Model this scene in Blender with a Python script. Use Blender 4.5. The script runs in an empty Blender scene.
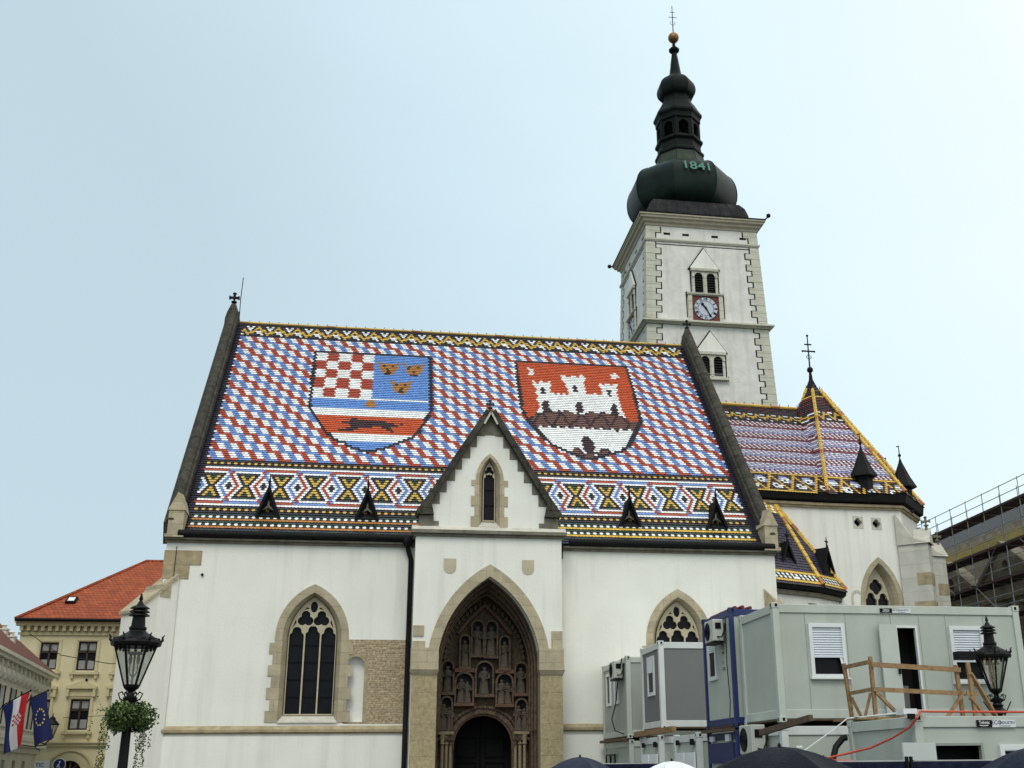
import bpy, bmesh, math, random
from mathutils import Vector, Matrix
from mathutils.geometry import tessellate_polygon
random.seed(7)
S = bpy.context.scene
COL = S.collection
PI = math.pi
R = math.radians

# ------------------------------------------------------------------ camera
TH, YAW, ROLL = R(18.538), R(9.51), R(-.55)
fw = Vector((math.sin(YAW)*math.cos(TH), math.cos(YAW)*math.cos(TH), math.sin(TH)))
rt = Vector((math.cos(YAW), -math.sin(YAW), 0)); up = rt.cross(fw)
r2 = rt*math.cos(ROLL)+up*math.sin(ROLL); u2 = up*math.cos(ROLL)-rt*math.sin(ROLL)
cd = bpy.data.cameras.new('camera'); cam = bpy.data.objects.new('camera', cd); COL.objects.link(cam)
m = Matrix((r2, u2, -fw)).transposed().to_4x4(); m.translation = (0, 0, 1.75)
cam.matrix_world = m
cd.sensor_width = 36; cd.lens = 1096.2*36/1024
cd.shift_x = -48.26/1024; cd.shift_y = 17.2/1024
cd.clip_start = .1; cd.clip_end = 3000
S.camera = cam

# ------------------------------------------------------------------ sky and sun (overcast)
SUN_EL, SUN_AZ = R(52), R(200)
w = bpy.data.worlds.new('World'); S.world = w; w.use_nodes = True
nt = w.node_tree; N = nt.nodes; L = nt.links
bg = N['Background']; bg.inputs[1].default_value = 1
sky = N.new('ShaderNodeTexSky'); sky.sky_type = 'NISHITA'; sky.sun_disc = False
sky.sun_elevation = SUN_EL; sky.sun_rotation = SUN_AZ; sky.dust_density = 2.5
sc = N.new('ShaderNodeVectorMath'); sc.operation = 'SCALE'; sc.inputs[3].default_value = .10
L.new(sky.outputs[0], sc.inputs[0])
tc = N.new('ShaderNodeTexCoord'); sp = N.new('ShaderNodeSeparateXYZ'); L.new(tc.outputs['Generated'], sp.inputs[0])
# cloud deck: brighter towards the zenith and to the right, softly mottled
dt = N.new('ShaderNodeVectorMath'); dt.operation = 'DOT_PRODUCT'; dt.inputs[1].default_value = (.80, -.15, .58)
L.new(tc.outputs['Generated'], dt.inputs[0])
rp = N.new('ShaderNodeValToRGB'); e = rp.color_ramp.elements
e[0].position = 0; e[0].color = (.60, .76, .84, 1)
e[1].position = 1; e[1].color = (1.75, 1.72, 1.60, 1)
x = e.new(.22); x.color = (.72, .91, 1.0, 1)
x = e.new(.42); x.color = (.88, 1.06, 1.12, 1)
x = e.new(.60); x.color = (.98, 1.10, 1.13, 1)
ns = N.new('ShaderNodeTexNoise'); ns.inputs['Scale'].default_value = 1.7; ns.inputs['Detail'].default_value = 4
mpn = N.new('ShaderNodeMapping'); mpn.inputs['Scale'].default_value = (1, 1, 2.5)
L.new(tc.outputs['Generated'], mpn.inputs[0]); L.new(mpn.outputs[0], ns.inputs[0])
ad = N.new('ShaderNodeMath'); ad.operation = 'MULTIPLY_ADD'; ad.inputs[1].default_value = .26; ad.inputs[2].default_value = -.125
L.new(ns.outputs[0], ad.inputs[0])
a2 = N.new('ShaderNodeMath'); L.new(dt.outputs['Value'], a2.inputs[0]); L.new(ad.outputs[0], a2.inputs[1])
L.new(a2.outputs[0], rp.inputs[0])
mx = N.new('ShaderNodeMix'); mx.data_type = 'RGBA'; mx.inputs[0].default_value = .88
L.new(sc.outputs[0], mx.inputs[6]); L.new(rp.outputs[0], mx.inputs[7])
L.new(mx.outputs[2], bg.inputs[0])
sd = bpy.data.lights.new('sun', 'SUN'); sd.energy = 1.5; sd.angle = R(25); sd.color = (1, .96, .88)
so = bpy.data.objects.new('sun', sd); COL.objects.link(so)
sdir = Vector((math.sin(SUN_AZ)*math.cos(SUN_EL), math.cos(SUN_AZ)*math.cos(SUN_EL), math.sin(SUN_EL)))
so.rotation_euler = sdir.to_track_quat('Z', 'Y').to_euler(); so.location = (0, -20, 60)
S.view_settings.view_transform = 'Standard'; S.view_settings.look = 'None'
S.view_settings.exposure = 0.0; S.view_settings.gamma = 1

# ------------------------------------------------------------------ materials
MATS = {}
def mat(name, col, rough=.7, var=.12, scale=3., bump=.0, bscale=20., metal=0., stain=0., spec=.4, brick=None, col2=None, emis=None):
    if name in MATS: return MATS[name]
    mm = bpy.data.materials.new(name); mm.use_nodes = True
    n = mm.node_tree.nodes; l = mm.node_tree.links; b = n['Principled BSDF']
    b.inputs['Roughness'].default_value = rough; b.inputs['Metallic'].default_value = metal
    b.inputs['Specular IOR Level'].default_value = spec
    geo = n.new('ShaderNodeNewGeometry')
    t = n.new('ShaderNodeTexNoise'); t.inputs['Scale'].default_value = scale; t.inputs['Detail'].default_value = 6; t.inputs['Roughness'].default_value = .62
    l.new(geo.outputs['Position'], t.inputs[0])
    r = n.new('ShaderNodeMapRange'); r.inputs[1].default_value = .3; r.inputs[2].default_value = .7
    r.inputs[3].default_value = 0; r.inputs[4].default_value = 1; l.new(t.outputs[0], r.inputs[0])
    c2 = col2 or tuple(c*(1-2*var) for c in col)
    mixn = n.new('ShaderNodeMix'); mixn.data_type = 'RGBA'
    mixn.inputs[6].default_value = (*c2, 1); mixn.inputs[7].default_value = (*col, 1); l.new(r.outputs[0], mixn.inputs[0])
    out = mixn.outputs[2]; h = None
    if brick:   # (width, height, mortar, mortar colour, contrast)
        se = n.new('ShaderNodeSeparateXYZ'); l.new(geo.outputs['Position'], se.inputs[0])
        su = n.new('ShaderNodeMath'); l.new(se.outputs[0], su.inputs[0]); l.new(se.outputs[1], su.inputs[1])
        cb = n.new('ShaderNodeCombineXYZ'); l.new(su.outputs[0], cb.inputs[0]); l.new(se.outputs[2], cb.inputs[1])
        bt = n.new('ShaderNodeTexBrick'); l.new(cb.outputs[0], bt.inputs[0])
        bt.inputs['Scale'].default_value = 1; bt.inputs['Brick Width'].default_value = brick[0]; bt.inputs['Row Height'].default_value = brick[1]
        bt.inputs['Mortar Size'].default_value = brick[2]; bt.inputs['Mortar Smooth'].default_value = .3
        k = brick[4]
        bt.inputs['Color1'].default_value = (1, 1, 1, 1); bt.inputs['Color2'].default_value = (1-k, 1-k, 1-k*.9, 1)
        bt.inputs['Mortar'].default_value = (*brick[3], 1)
        mu = n.new('ShaderNodeMix'); mu.data_type = 'RGBA'; mu.blend_type = 'MULTIPLY'; mu.inputs[0].default_value = 1
        l.new(out, mu.inputs[6]); l.new(bt.outputs[0], mu.inputs[7]); out = mu.outputs[2]; h = bt.outputs[1]
    if stain:   # weather streaks running down the face
        mp = n.new('ShaderNodeMapping'); mp.inputs['Scale'].default_value = (2.2, 2.2, .16); l.new(geo.outputs['Position'], mp.inputs[0])
        t2 = n.new('ShaderNodeTexNoise'); t2.inputs['Scale'].default_value = 1.1; t2.inputs['Detail'].default_value = 7; l.new(mp.outputs[0], t2.inputs[0])
        r3 = n.new('ShaderNodeMapRange'); r3.inputs[1].default_value = .48; r3.inputs[2].default_value = .8; r3.inputs[3].default_value = 0; r3.inputs[4].default_value = stain
        l.new(t2.outputs[0], r3.inputs[0])
        m3 = n.new('ShaderNodeMix'); m3.data_type = 'RGBA'; m3.inputs[7].default_value = (.22, .20, .15, 1)
        l.new(r3.outputs[0], m3.inputs[0]); l.new(out, m3.inputs[6]); out = m3.outputs[2]
    l.new(out, b.inputs['Base Color'])
    if bump:
        t4 = n.new('ShaderNodeTexNoise'); t4.inputs['Scale'].default_value = bscale; t4.inputs['Detail'].default_value = 5
        l.new(geo.outputs['Position'], t4.inputs[0])
        bp = n.new('ShaderNodeBump'); bp.inputs['Strength'].default_value = bump; bp.inputs['Distance'].default_value = .03
        l.new(t4.outputs[0], bp.inputs['Height'])
        if h:
            bq = n.new('ShaderNodeBump'); bq.invert = True; bq.inputs['Strength'].default_value = .6; bq.inputs['Distance'].default_value = .015
            l.new(h, bq.inputs['Height']); l.new(bp.outputs[0], bq.inputs['Normal']); bp = bq
        l.new(bp.outputs[0], b.inputs['Normal'])
    MATS[name] = mm; return mm

plaster = mat('white_plaster', (.80, .79, .715), .85, .045, .55, .18, 11, stain=.25)
plaster_r = mat('rough_tower_plaster', (.71, .70, .65), .9, .10, 1.6, .35, 9, stain=.30)
stone = mat('beige_stone', (.52, .445, .305), .9, .14, 2.2, .3, 18, stain=.2, spec=.15, brick=(.62, .42, .006, (.62, .58, .5), .16))
stone_p = mat('ochre_pier_stone', (.50, .41, .25), .9, .16, 11, .5, 30, col2=(.31, .25, .145), stain=.25, spec=.1, brick=(.9, .55, .006, (.7, .66, .6), .12))
stone_l = mat('pale_stone', (.60, .575, .49), .85, .14, 2.5, .25, 18, stain=.2)
stone_b = mat('ochre_stone', (.44, .36, .22), .85, .22, 3.5, .3, 18)
stone_q = mat('quoin_stone', (.60, .59, .48), .85, .10, 2.5, .25, 18, brick=(9, .55, .02, (.6, .58, .5), .05), stain=.2)
stone_d = mat('lichen_dark_stone', (.095, .088, .070), .92, .1, 3.2, .5, 14, col2=(.040, .037, .031), brick=(.9, .62, .02, (.55, .55, .5), .25), spec=.08)
stone_m = mat('soot_grey_stone', (.235, .215, .17), .9, .1, 3.0, .4, 14, col2=(.12, .11, .085), spec=.08)
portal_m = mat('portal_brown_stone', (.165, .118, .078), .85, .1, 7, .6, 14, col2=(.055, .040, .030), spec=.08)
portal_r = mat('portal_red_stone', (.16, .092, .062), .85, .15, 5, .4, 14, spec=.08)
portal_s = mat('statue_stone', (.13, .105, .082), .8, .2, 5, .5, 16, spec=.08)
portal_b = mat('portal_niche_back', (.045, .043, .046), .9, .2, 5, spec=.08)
rubble = mat('exposed_rubble_masonry', (.64, .54, .37), .9, .1, 11, 1., 16, col2=(.23, .165, .10), brick=(.31, .078, .016, (.95, .90, .80), .30), spec=.08)
black_m = mat('black_sheet_metal', (.010, .010, .010), .65, .2, 3, .1, 8, spec=.12)
lead = mat('dark_lead_sheet', (.026, .026, .028), .65, .25, 1.8, .15, 6, stain=.1, spec=.1)
copper = mat('dark_patinated_copper', (.012, .025, .019), .42, .1, .8, .3, 2.2, metal=.0, col2=(.004, .007, .0065), stain=.0, spec=.12)
copper_k = mat('black_copper_sheet', (.010, .015, .013), .5, .1, 1.0, .2, 3, col2=(.004, .006, .0055), spec=.08)
copper_g = mat('green_copper', (.040, .058, .036), .6, .1, 1.5, .1, 4, col2=(.014, .024, .018), spec=.2)
verd = mat('verdigris_numerals', (.06, .20, .145), .6, .1)
gold = mat('dull_gilding', (.26, .13, .045), .45, .15, 3, metal=.5)
iron = mat('black_iron', (.006, .006, .0065), .5, .2, 8, spec=.16)
glassd = mat('dark_leaded_glass', (.009, .009, .012), .35, .2, 2.5, .15, 7, spec=.15)
woodd = mat('dark_door_wood', (.012, .011, .010), .6, .2, 4, spec=.08)
redp = mat('clock_red_panel', (.17, .035, .028), .7, .15, 6)
whitep = mat('white_paint', (.74, .75, .75), .6, .05)
black_fill = mat('black_paint_and_shade', (.012, .012, .012), .8, .1, spec=.08)  # real black paint, and shade painted into openings, slots and interiors
roof_base = mat('roof_underlay', (.02, .018, .022), .9, .1, spec=.08)
cont_g = mat('grey_container_paint', (.42, .455, .40), .5, .05, 1.3, .05, 5, stain=.22)
cont_f = mat('grey_container_frame', (.47, .505, .45), .45, .05, 1.5, .05, 5, stain=.28)
cont_w = mat('white_container_frame', (.62, .64, .62), .5, .06, 1.5, stain=.35)
cont_d = mat('dark_grey_panel', (.155, .16, .155), .55, .05, 1.2)
cont_b = mat('blue_container_frame', (.016, .030, .125), .45, .15, 2)
pvc = mat('white_pvc', (.66, .68, .67), .4, .03)
shut = mat('white_roller_shutter', (.60, .64, .68), .5, .04)
wood = mat('weathered_timber', (.33, .205, .095), .75, .1, 7, .3, 25, col2=(.15, .085, .04))
woodk = mat('old_dark_timber', (.11, .072, .045), .8, .2, 6, .3, 25)
yellowh = mat('yellow_house_plaster', (.70, .615, .385), .85, .05, 1.1, stain=.14)
yellowt = mat('yellow_house_trim', (.60, .52, .31), .85, .06, 2)
cream = mat('cream_house_plaster', (.78, .74, .62), .85, .06, 1.2, stain=.2)
redroof = mat('red_clay_roof', (.46, .095, .026), .8, .2, 2.4, .2, 8, brick=(.22, .16, .02, (.45, .40, .4), .28))
brownroof = mat('old_brown_roof', (.29, .10, .06), .85, .25, 2.4, .2, 8, brick=(.22, .16, .02, (.45, .40, .4), .3))
winf = mat('brown_window_frame', (.055, .032, .022), .6, .1)
curtain = mat('window_curtain', (.34, .34, .33), .9, .15, 2)
paving = mat('square_paving', (.17, .165, .155), .75, .12, 1.5, .2, 10, brick=(.5, .25, .01, (.5, .5, .5), .15))
asph = mat('road_asphalt', (.05, .05, .052), .8, .15, 2, .2, 30)
umb = mat('wet_black_umbrella', (.010, .011, .018), .55, .25, 9, .3, 40, spec=.06)
umbg = mat('grey_blue_umbrella', (.030, .038, .060), .5, .2, 9, spec=.06)
umbw = mat('white_umbrella', (.74, .76, .78), .5, .05)
tarp = mat('blue_mesh_tarp', (.008, .011, .032), .8, .35, 9, spec=.1)
steel = mat('galvanised_steel', (.30, .31, .31), .45, .15, 4, metal=.6)
deckm = mat('dark_red_scaffold_board', (.060, .030, .030), .8, .2, 4)
netm = mat('dark_roof_felt', (.045, .048, .052), .8, .2, 3)
insul = mat('yellow_insulation', (.48, .40, .14), .9, .12, 2)
oldwall = mat('grey_brick_facade', (.42, .37, .28), .9, .15, 2.5, .2, 12, brick=(.5, .25, .015, (.6, .6, .6), .25))
orange = mat('orange_hose', (.55, .07, .035), .45, .1)
greenl = mat('basket_leaf', (.050, .095, .018), .6, .1, 9, col2=(.018, .042, .010))
greenl2 = mat('basket_leaf_light', (.11, .16, .035), .6, .2, 9)
soil = mat('basket_moss', (.03, .035, .015), .95, .2)
flagb = mat('flag_blue', (.012, .025, .16), .7, .1); flagr = mat('flag_red', (.52, .015, .02), .7, .1)
flagw = mat('flag_white', (.66, .68, .72), .7, .03); flagy = mat('flag_yellow', (.75, .58, .10), .7, .03)
hill = mat('far_ground', (.08, .09, .06), .95, .2, .3)

def tile_material(name, rough=.33):
    mm = bpy.data.materials.new(name); mm.use_nodes = True
    n = mm.node_tree.nodes; l = mm.node_tree.links; b = n['Principled BSDF']
    at = n.new('ShaderNodeAttribute'); at.attribute_name = 'tile_colour'
    geo = n.new('ShaderNodeNewGeometry')
    hs = n.new('ShaderNodeHueSaturation'); r = n.new('ShaderNodeMapRange'); r.inputs[3].default_value = .86; r.inputs[4].default_value = 1.08
    l.new(geo.outputs['Random Per Island'], r.inputs[0]); l.new(r.outputs[0], hs.inputs['Value']); l.new(at.outputs['Color'], hs.inputs['Color'])
    t = n.new('ShaderNodeTexNoise'); t.inputs['Scale'].default_value = .9; t.inputs['Detail'].default_value = 6; l.new(geo.outputs['Position'], t.inputs[0])
    r2_ = n.new('ShaderNodeMapRange'); r2_.inputs[1].default_value = .35; r2_.inputs[2].default_value = .75; r2_.inputs[3].default_value = 0; r2_.inputs[4].default_value = .07
    l.new(t.outputs[0], r2_.inputs[0])
    mi = n.new('ShaderNodeMix'); mi.data_type = 'RGBA'; mi.inputs[7].default_value = (.10, .09, .075, 1)
    l.new(r2_.outputs[0], mi.inputs[0]); l.new(hs.outputs[0], mi.inputs[6]); l.new(mi.outputs[2], b.inputs['Base Color'])
    b.inputs['Roughness'].default_value = rough; b.inputs['Specular IOR Level'].default_value = .35
    return mm
tile_m = tile_material('glazed_roof_tile')

# ------------------------------------------------------------------ mesh helpers
WM = {}
SPLIT = {'painted_outline', 'portal_column', 'portal_gablet', 'louvre', 'side_door', 'forklift_slot', 'opening_dark', 'clock_outline', 'bracket_spike', 'curtain', 'quoin', 'putlog_slot', 'chimney', 'blue_side_panel', 'door_latch', 'clamp', 'cornice', 'panel_joint', 'gable', 'ochre_course'}
def thing(name, label, cat, loc=(0, 0, 0), rz=0., group=None):
    o = bpy.data.objects.new(name, None); COL.objects.link(o); o.empty_display_size = .3
    o.location = loc; o.rotation_euler = (0, 0, rz)
    WM[o] = Matrix.Translation(Vector(loc)) @ Matrix.Rotation(rz, 4, 'Z')
    o['label'] = label; o['category'] = cat
    if group: o['group'] = group
    return o
def tag(o, label, cat, group=None, kind=None):
    o['label'] = label; o['category'] = cat
    if group: o['group'] = group
    if kind: o['kind'] = kind
    return o
def copy_tree(o, parent=None):
    c = o.copy(); COL.objects.link(c); c.parent = parent
    for ch in [q for q in bpy.data.objects if q.parent == o]: copy_tree(ch, c)
    return c

class MB:
    def __init__(s, M=None): s.v = []; s.f = []; s.c = []; s.mi = []; s.M = M or Matrix(); s.cur = 0; s.smooth = False
    def add(s, vs, fs, col=None):
        o = len(s.v); s.v += [s.M @ Vector(p) for p in vs]
        for f in fs: s.f.append([i+o for i in f]); s.mi.append(s.cur); s.c.append(col)
        return s
    def box(s, x0, x1, y0, y1, z0, z1):
        return s.add([(x0, y0, z0), (x1, y0, z0), (x1, y1, z0), (x0, y1, z0), (x0, y0, z1), (x1, y0, z1), (x1, y1, z1), (x0, y1, z1)],
                     [(3, 2, 1, 0), (4, 5, 6, 7), (0, 1, 5, 4), (1, 2, 6, 5), (2, 3, 7, 6), (3, 0, 4, 7)])
    def bar(s, a, b, wd, ht=None, upv=(0, 0, 1)):
        a = Vector(a); b = Vector(b); d = (b-a).normalized(); u = Vector(upv)
        if abs(d.dot(u)) > .98: u = Vector((0, 1, 0))
        x = d.cross(u).normalized(); y = x.cross(d); ht = ht or wd
        vs = [p + x*i*wd/2 + y*j*ht/2 for p in (a, b) for i, j in ((-1, -1), (1, -1), (1, 1), (-1, 1))]
        return s.add(vs, [(3, 2, 1, 0), (4, 5, 6, 7), (0, 1, 5, 4), (1, 2, 6, 5), (2, 3, 7, 6), (3, 0, 4, 7)])
    def tube(s, pts, r, n=8, cap=True):
        pts = [Vector(p) for p in pts]; k = len(pts); rs = r if isinstance(r, (list, tuple)) else [r]*k
        vs = []; ref = None
        for i, p in enumerate(pts):
            d = (pts[min(i+1, k-1)]-pts[max(i-1, 0)]).normalized()
            if ref is None: ref = Vector((0, 0, 1)) if abs(d.z) < .9 else Vector((1, 0, 0))
            x = d.cross(ref)
            if x.length < 1e-4: x = d.cross(Vector((0, 1, 0)))
            x.normalize(); y = x.cross(d); ref = y
            vs += [p + (x*math.cos(2*PI*j/n)+y*math.sin(2*PI*j/n))*rs[i] for j in range(n)]
        fs = [(i*n+j, i*n+(j+1) % n, (i+1)*n+(j+1) % n, (i+1)*n+j) for i in range(k-1) for j in range(n)]
        if cap: fs += [tuple(range(n-1, -1, -1)), tuple((k-1)*n+j for j in range(n))]
        return s.add(vs, fs)
    def lathe(s, prof, c=(0, 0), n=16, ph=0., cap=True):
        vs = [(c[0]+r*math.cos(ph+2*PI*j/n), c[1]+r*math.sin(ph+2*PI*j/n), z) for r, z in prof for j in range(n)]
        k = len(prof)
        fs = [(i*n+j, i*n+(j+1) % n, (i+1)*n+(j+1) % n, (i+1)*n+j) for i in range(k-1) for j in range(n)]
        if cap: fs += [tuple(range(n-1, -1, -1)), tuple((k-1)*n+j for j in range(n))]
        return s.add(vs, fs)
    def ball(s, c, r, n=10, sz=1.):
        pr = [(r*math.sin(PI*i/n)+1e-4, c[2]-r*sz*math.cos(PI*i/n)) for i in range(n+1)]
        return s.lathe(pr, (c[0], c[1]), n)
    def poly(s, outer, y0, y1, holes=(), back=True):
        """flat plate in the local xz plane, front face at y0, back at y1, with through holes"""
        loops = [[Vector((p[0], p[1], 0)) for p in lp] for lp in [outer]+list(holes)]
        flat = [p for lp in loops for p in lp]; tris = tessellate_polygon(loops); n = len(flat)
        def ar(t):
            a, b, c = (flat[i] for i in t); return (b-a).cross(c-a).z
        fr = [t if ar(t) > 0 else (t[0], t[2], t[1]) for t in tris]
        vs = [(p.x, y0, p.y) for p in flat]+[(p.x, y1, p.y) for p in flat]
        fs = list(fr)
        if back: fs += [tuple(i+n for i in reversed(t)) for t in fr]
        o = 0
        for lp in loops:
            k = len(lp); A = sum(lp[i].x*lp[(i+1) % k].y-lp[(i+1) % k].x*lp[i].y for i in range(k))
            outerp = lp is loops[0]; flip = (A > 0) == outerp
            for i in range(k):
                a, b = o+i, o+(i+1) % k
                fs.append((b, a, a+n, b+n) if flip else (a, b, b+n, a+n))
            o += k
        return s.add(vs, fs)
    def loft(s, A, B, closed=False):
        k = len(A); m_ = k if closed else k-1
        return s.add(list(A)+list(B), [(i, (i+1) % k, k+(i+1) % k, k+i) for i in range(m_)])
    def ring(s, A, B, y0, y1):
        """band between two matched open outlines A (outer) and B (inner) in xz, with front at y0 and depth to y1"""
        f = lambda P, y: [(p[0], y, p[1]) for p in P]
        s.loft(f(A, y0), f(B, y0)); s.loft(f(A, y1), f(A, y0)); s.loft(f(B, y0), f(B, y1)); s.loft(f(B, y1), f(A, y1))
        return s
    def strip(s, pts, wd, y0, y1, closed=False):
        """mitred strip of width wd following a polyline in xz"""
        P = [Vector((p[0], p[1])) for p in pts]; k = len(P); A = []; B = []
        for i in range(k):
            if closed: d1 = (P[i]-P[i-1]); d2 = (P[(i+1) % k]-P[i])
            else: d1 = P[i]-P[max(i-1, 0)]; d2 = P[min(i+1, k-1)]-P[i]
            if d1.length < 1e-6: d1 = d2
            if d2.length < 1e-6: d2 = d1
            d1 = d1.normalized(); d2 = d2.normalized(); t = d1+d2
            if t.length < 1e-3: t = d1
            t.normalize(); nn = Vector((-t.y, t.x)); sc_ = wd/2/max(.35, nn.dot(Vector((-d1.y, d1.x))))
            A.append(P[i]+nn*sc_); B.append(P[i]-nn*sc_)
        if closed: A.append(A[0]); B.append(B[0])
        return s.ring(A, B, y0, y1)
    def build(s, name, mats, parent=None, label=None, smooth=False, bevel=0, flipcheck=True):
        if name in SPLIT and s.v:
            par = list(range(len(s.v)))
            def fd(i):
                while par[i] != i: par[i] = par[par[i]]; i = par[i]
                return i
            for f in s.f:
                for i in f[1:]: par[fd(i)] = fd(f[0])
            grp = {}
            for i in range(len(s.v)): grp.setdefault(fd(i), []).append(i)
            cl = [[set(g), [min(s.v[i][k] for i in g)-.02 for k in range(3)], [max(s.v[i][k] for i in g)+.02 for k in range(3)]] for g in grp.values()]
            ch = True
            while ch:
                ch = False
                for a in range(len(cl)):
                    for b in range(a+1, len(cl)):
                        if all(cl[a][1][k] <= cl[b][2][k] and cl[b][1][k] <= cl[a][2][k] for k in range(3)):
                            cl[a] = [cl[a][0] | cl[b][0], [min(x, y) for x, y in zip(cl[a][1], cl[b][1])], [max(x, y) for x, y in zip(cl[a][2], cl[b][2])]]; cl.pop(b); ch = True; break
                    if ch: break
            if len(cl) > 1:
                last = None
                for g, _, _ in cl:
                    idx = sorted(g); mp = {o: n for n, o in enumerate(idx)}; q = MB(); q.v = [s.v[i] for i in idx]
                    for f, m_, c_ in zip(s.f, s.mi, s.c):
                        if f[0] in mp: q.f.append([mp[i] for i in f]); q.mi.append(m_); q.c.append(c_)
                    last = q._build(name, mats, parent, label, smooth, bevel, flipcheck)
                return last
        return s._build(name, mats, parent, label, smooth, bevel, flipcheck)
    def _build(s, name, mats, parent=None, label=None, smooth=False, bevel=0, flipcheck=True):
        me = bpy.data.meshes.new(name)
        inv = Matrix()
        if parent is not None:
            inv = WM.get(parent, Matrix()).inverted()
        me.from_pydata([inv @ v for v in s.v], [], s.f)
        if not isinstance(mats, (list, tuple)): mats = [mats]
        for q in mats: me.materials.append(q)
        if len(mats) > 1: me.polygons.foreach_set('material_index', s.mi)
        if any(c is not None for c in s.c):
            ca = me.color_attributes.new('tile_colour', 'FLOAT_COLOR', 'CORNER'); buf = []
            for poly, c in zip(me.polygons, s.c):
                c = c or (.5, .5, .5)
                buf += [c[0], c[1], c[2], 1.]*poly.loop_total
            ca.data.foreach_set('color', buf)
        me.validate()
        bm = bmesh.new(); bm.from_mesh(me)
        if flipcheck: bmesh.ops.recalc_face_normals(bm, faces=bm.faces)
        bm.to_mesh(me); bm.free()
        if smooth:
            me.polygons.foreach_set('use_smooth', [True]*len(me.polygons))
            try: me.set_sharp_from_angle(angle=R(26 if name in ('onion_dome', 'upper_onion', 'canopy') else 38))
            except Exception: pass
        o = bpy.data.objects.new(name, me); COL.objects.link(o)
        if parent is not None: o.parent = parent; WM[o] = WM.get(parent, Matrix())
        if label: o['label'] = label
        if bevel:
            b = o.modifiers.new('bevel', 'BEVEL'); b.width = bevel; b.segments = 1; b.limit_method = 'ANGLE'
        return o

def pointed(cx, half, zb, zs, za, n=10):
    """open outline of a pointed-arch opening: bottom-left, up, over the apex, down to bottom-right"""
    h = za-zs; Rr = (half*half+h*h)/(2*half); c = cx-half+Rr
    a1 = math.atan2(h, Rr-half)
    L_ = [(c-Rr*math.cos(a1*i/n), zs+Rr*math.sin(a1*i/n)) for i in range(n+1)]
    Rt = [(2*cx-x, z) for x, z in reversed(L_[:-1])]
    return [(cx-half, zb)]+L_+Rt+[(cx+half, zb)]
def rounded(cx, half, zb, zs, n=12):
    return [(cx-half, zb)]+[(cx-half*math.cos(PI*i/n), zs+half*math.sin(PI*i/n)) for i in range(n+1)]+[(cx+half, zb)]
def foil(cx, cz, r, k, rot=PI/2, n=8, lob=.58):
    """outline of a k-lobed opening: union of k circles around a centre"""
    P = []; d = r*(1-lob)*1.05; rr = r*lob
    N_ = n*k
    for i in range(N_):
        t = rot+2*PI*i/N_; best = .12*r
        for j in range(k):
            a = rot+2*PI*j/k; b_ = d*math.cos(t-a); disc = rr*rr-(d*math.sin(t-a))**2
            if disc > 0: best = max(best, b_+math.sqrt(disc))
        P.append((cx+best*math.cos(t), cz+best*math.sin(t)))
    return P
def text(mb, body, size, M, depth=.0, col=None, space=1., font_shear=0.):
    cu = bpy.data.curves.new('t', 'FONT'); cu.body = body; cu.size = size; cu.align_x = 'CENTER'; cu.align_y = 'CENTER'
    cu.extrude = depth; cu.resolution_u = 3; cu.space_character = space; cu.shear = font_shear; cu.offset = size*.012
    o = bpy.data.objects.new('t', cu); COL.objects.link(o); bpy.context.view_layer.update()
    me = bpy.data.meshes.new_from_object(o.evaluated_get(bpy.context.evaluated_depsgraph_get()))
    MM = M @ Matrix.Rotation(PI/2, 4, 'X')
    mb.add([MM @ v.co for v in me.vertices], [tuple(p.vertices) for p in me.polygons], col)
    bpy.data.objects.remove(o); bpy.data.curves.remove(cu); bpy.data.meshes.remove(me)
T3 = lambda x, y, z: Matrix.Translation((x, y, z))
def wallM(ax, ay, bx, by):
    """local frame of a wall seen from outside: origin at its left end, x to the right along it, y into the wall"""
    return Matrix.Translation((ax, ay, 0)) @ Matrix.Rotation(math.atan2(by-ay, bx-ax), 4, 'Z')
def inpoly(x, y, P):
    c = False; j = len(P)-1
    for i in range(len(P)):
        xi, yi = P[i]; xj, yj = P[j]
        if (yi > y) != (yj > y) and x < (xj-xi)*(y-yi)/(yj-yi)+xi: c = not c
        j = i
    return c
def edged(x, y, P, closed=True):
    best = 9.
    for i in range(len(P) if closed else len(P)-1):
        ax, ay = P[i]; bx, by = P[(i+1) % len(P)]
        dx, dy = bx-ax, by-ay; t = max(0, min(1, ((x-ax)*dx+(y-ay)*dy)/(dx*dx+dy*dy+1e-9)))
        best = min(best, math.hypot(x-ax-t*dx, y-ay-t*dy))
    return best
TW, TR = .1335, .1512
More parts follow.
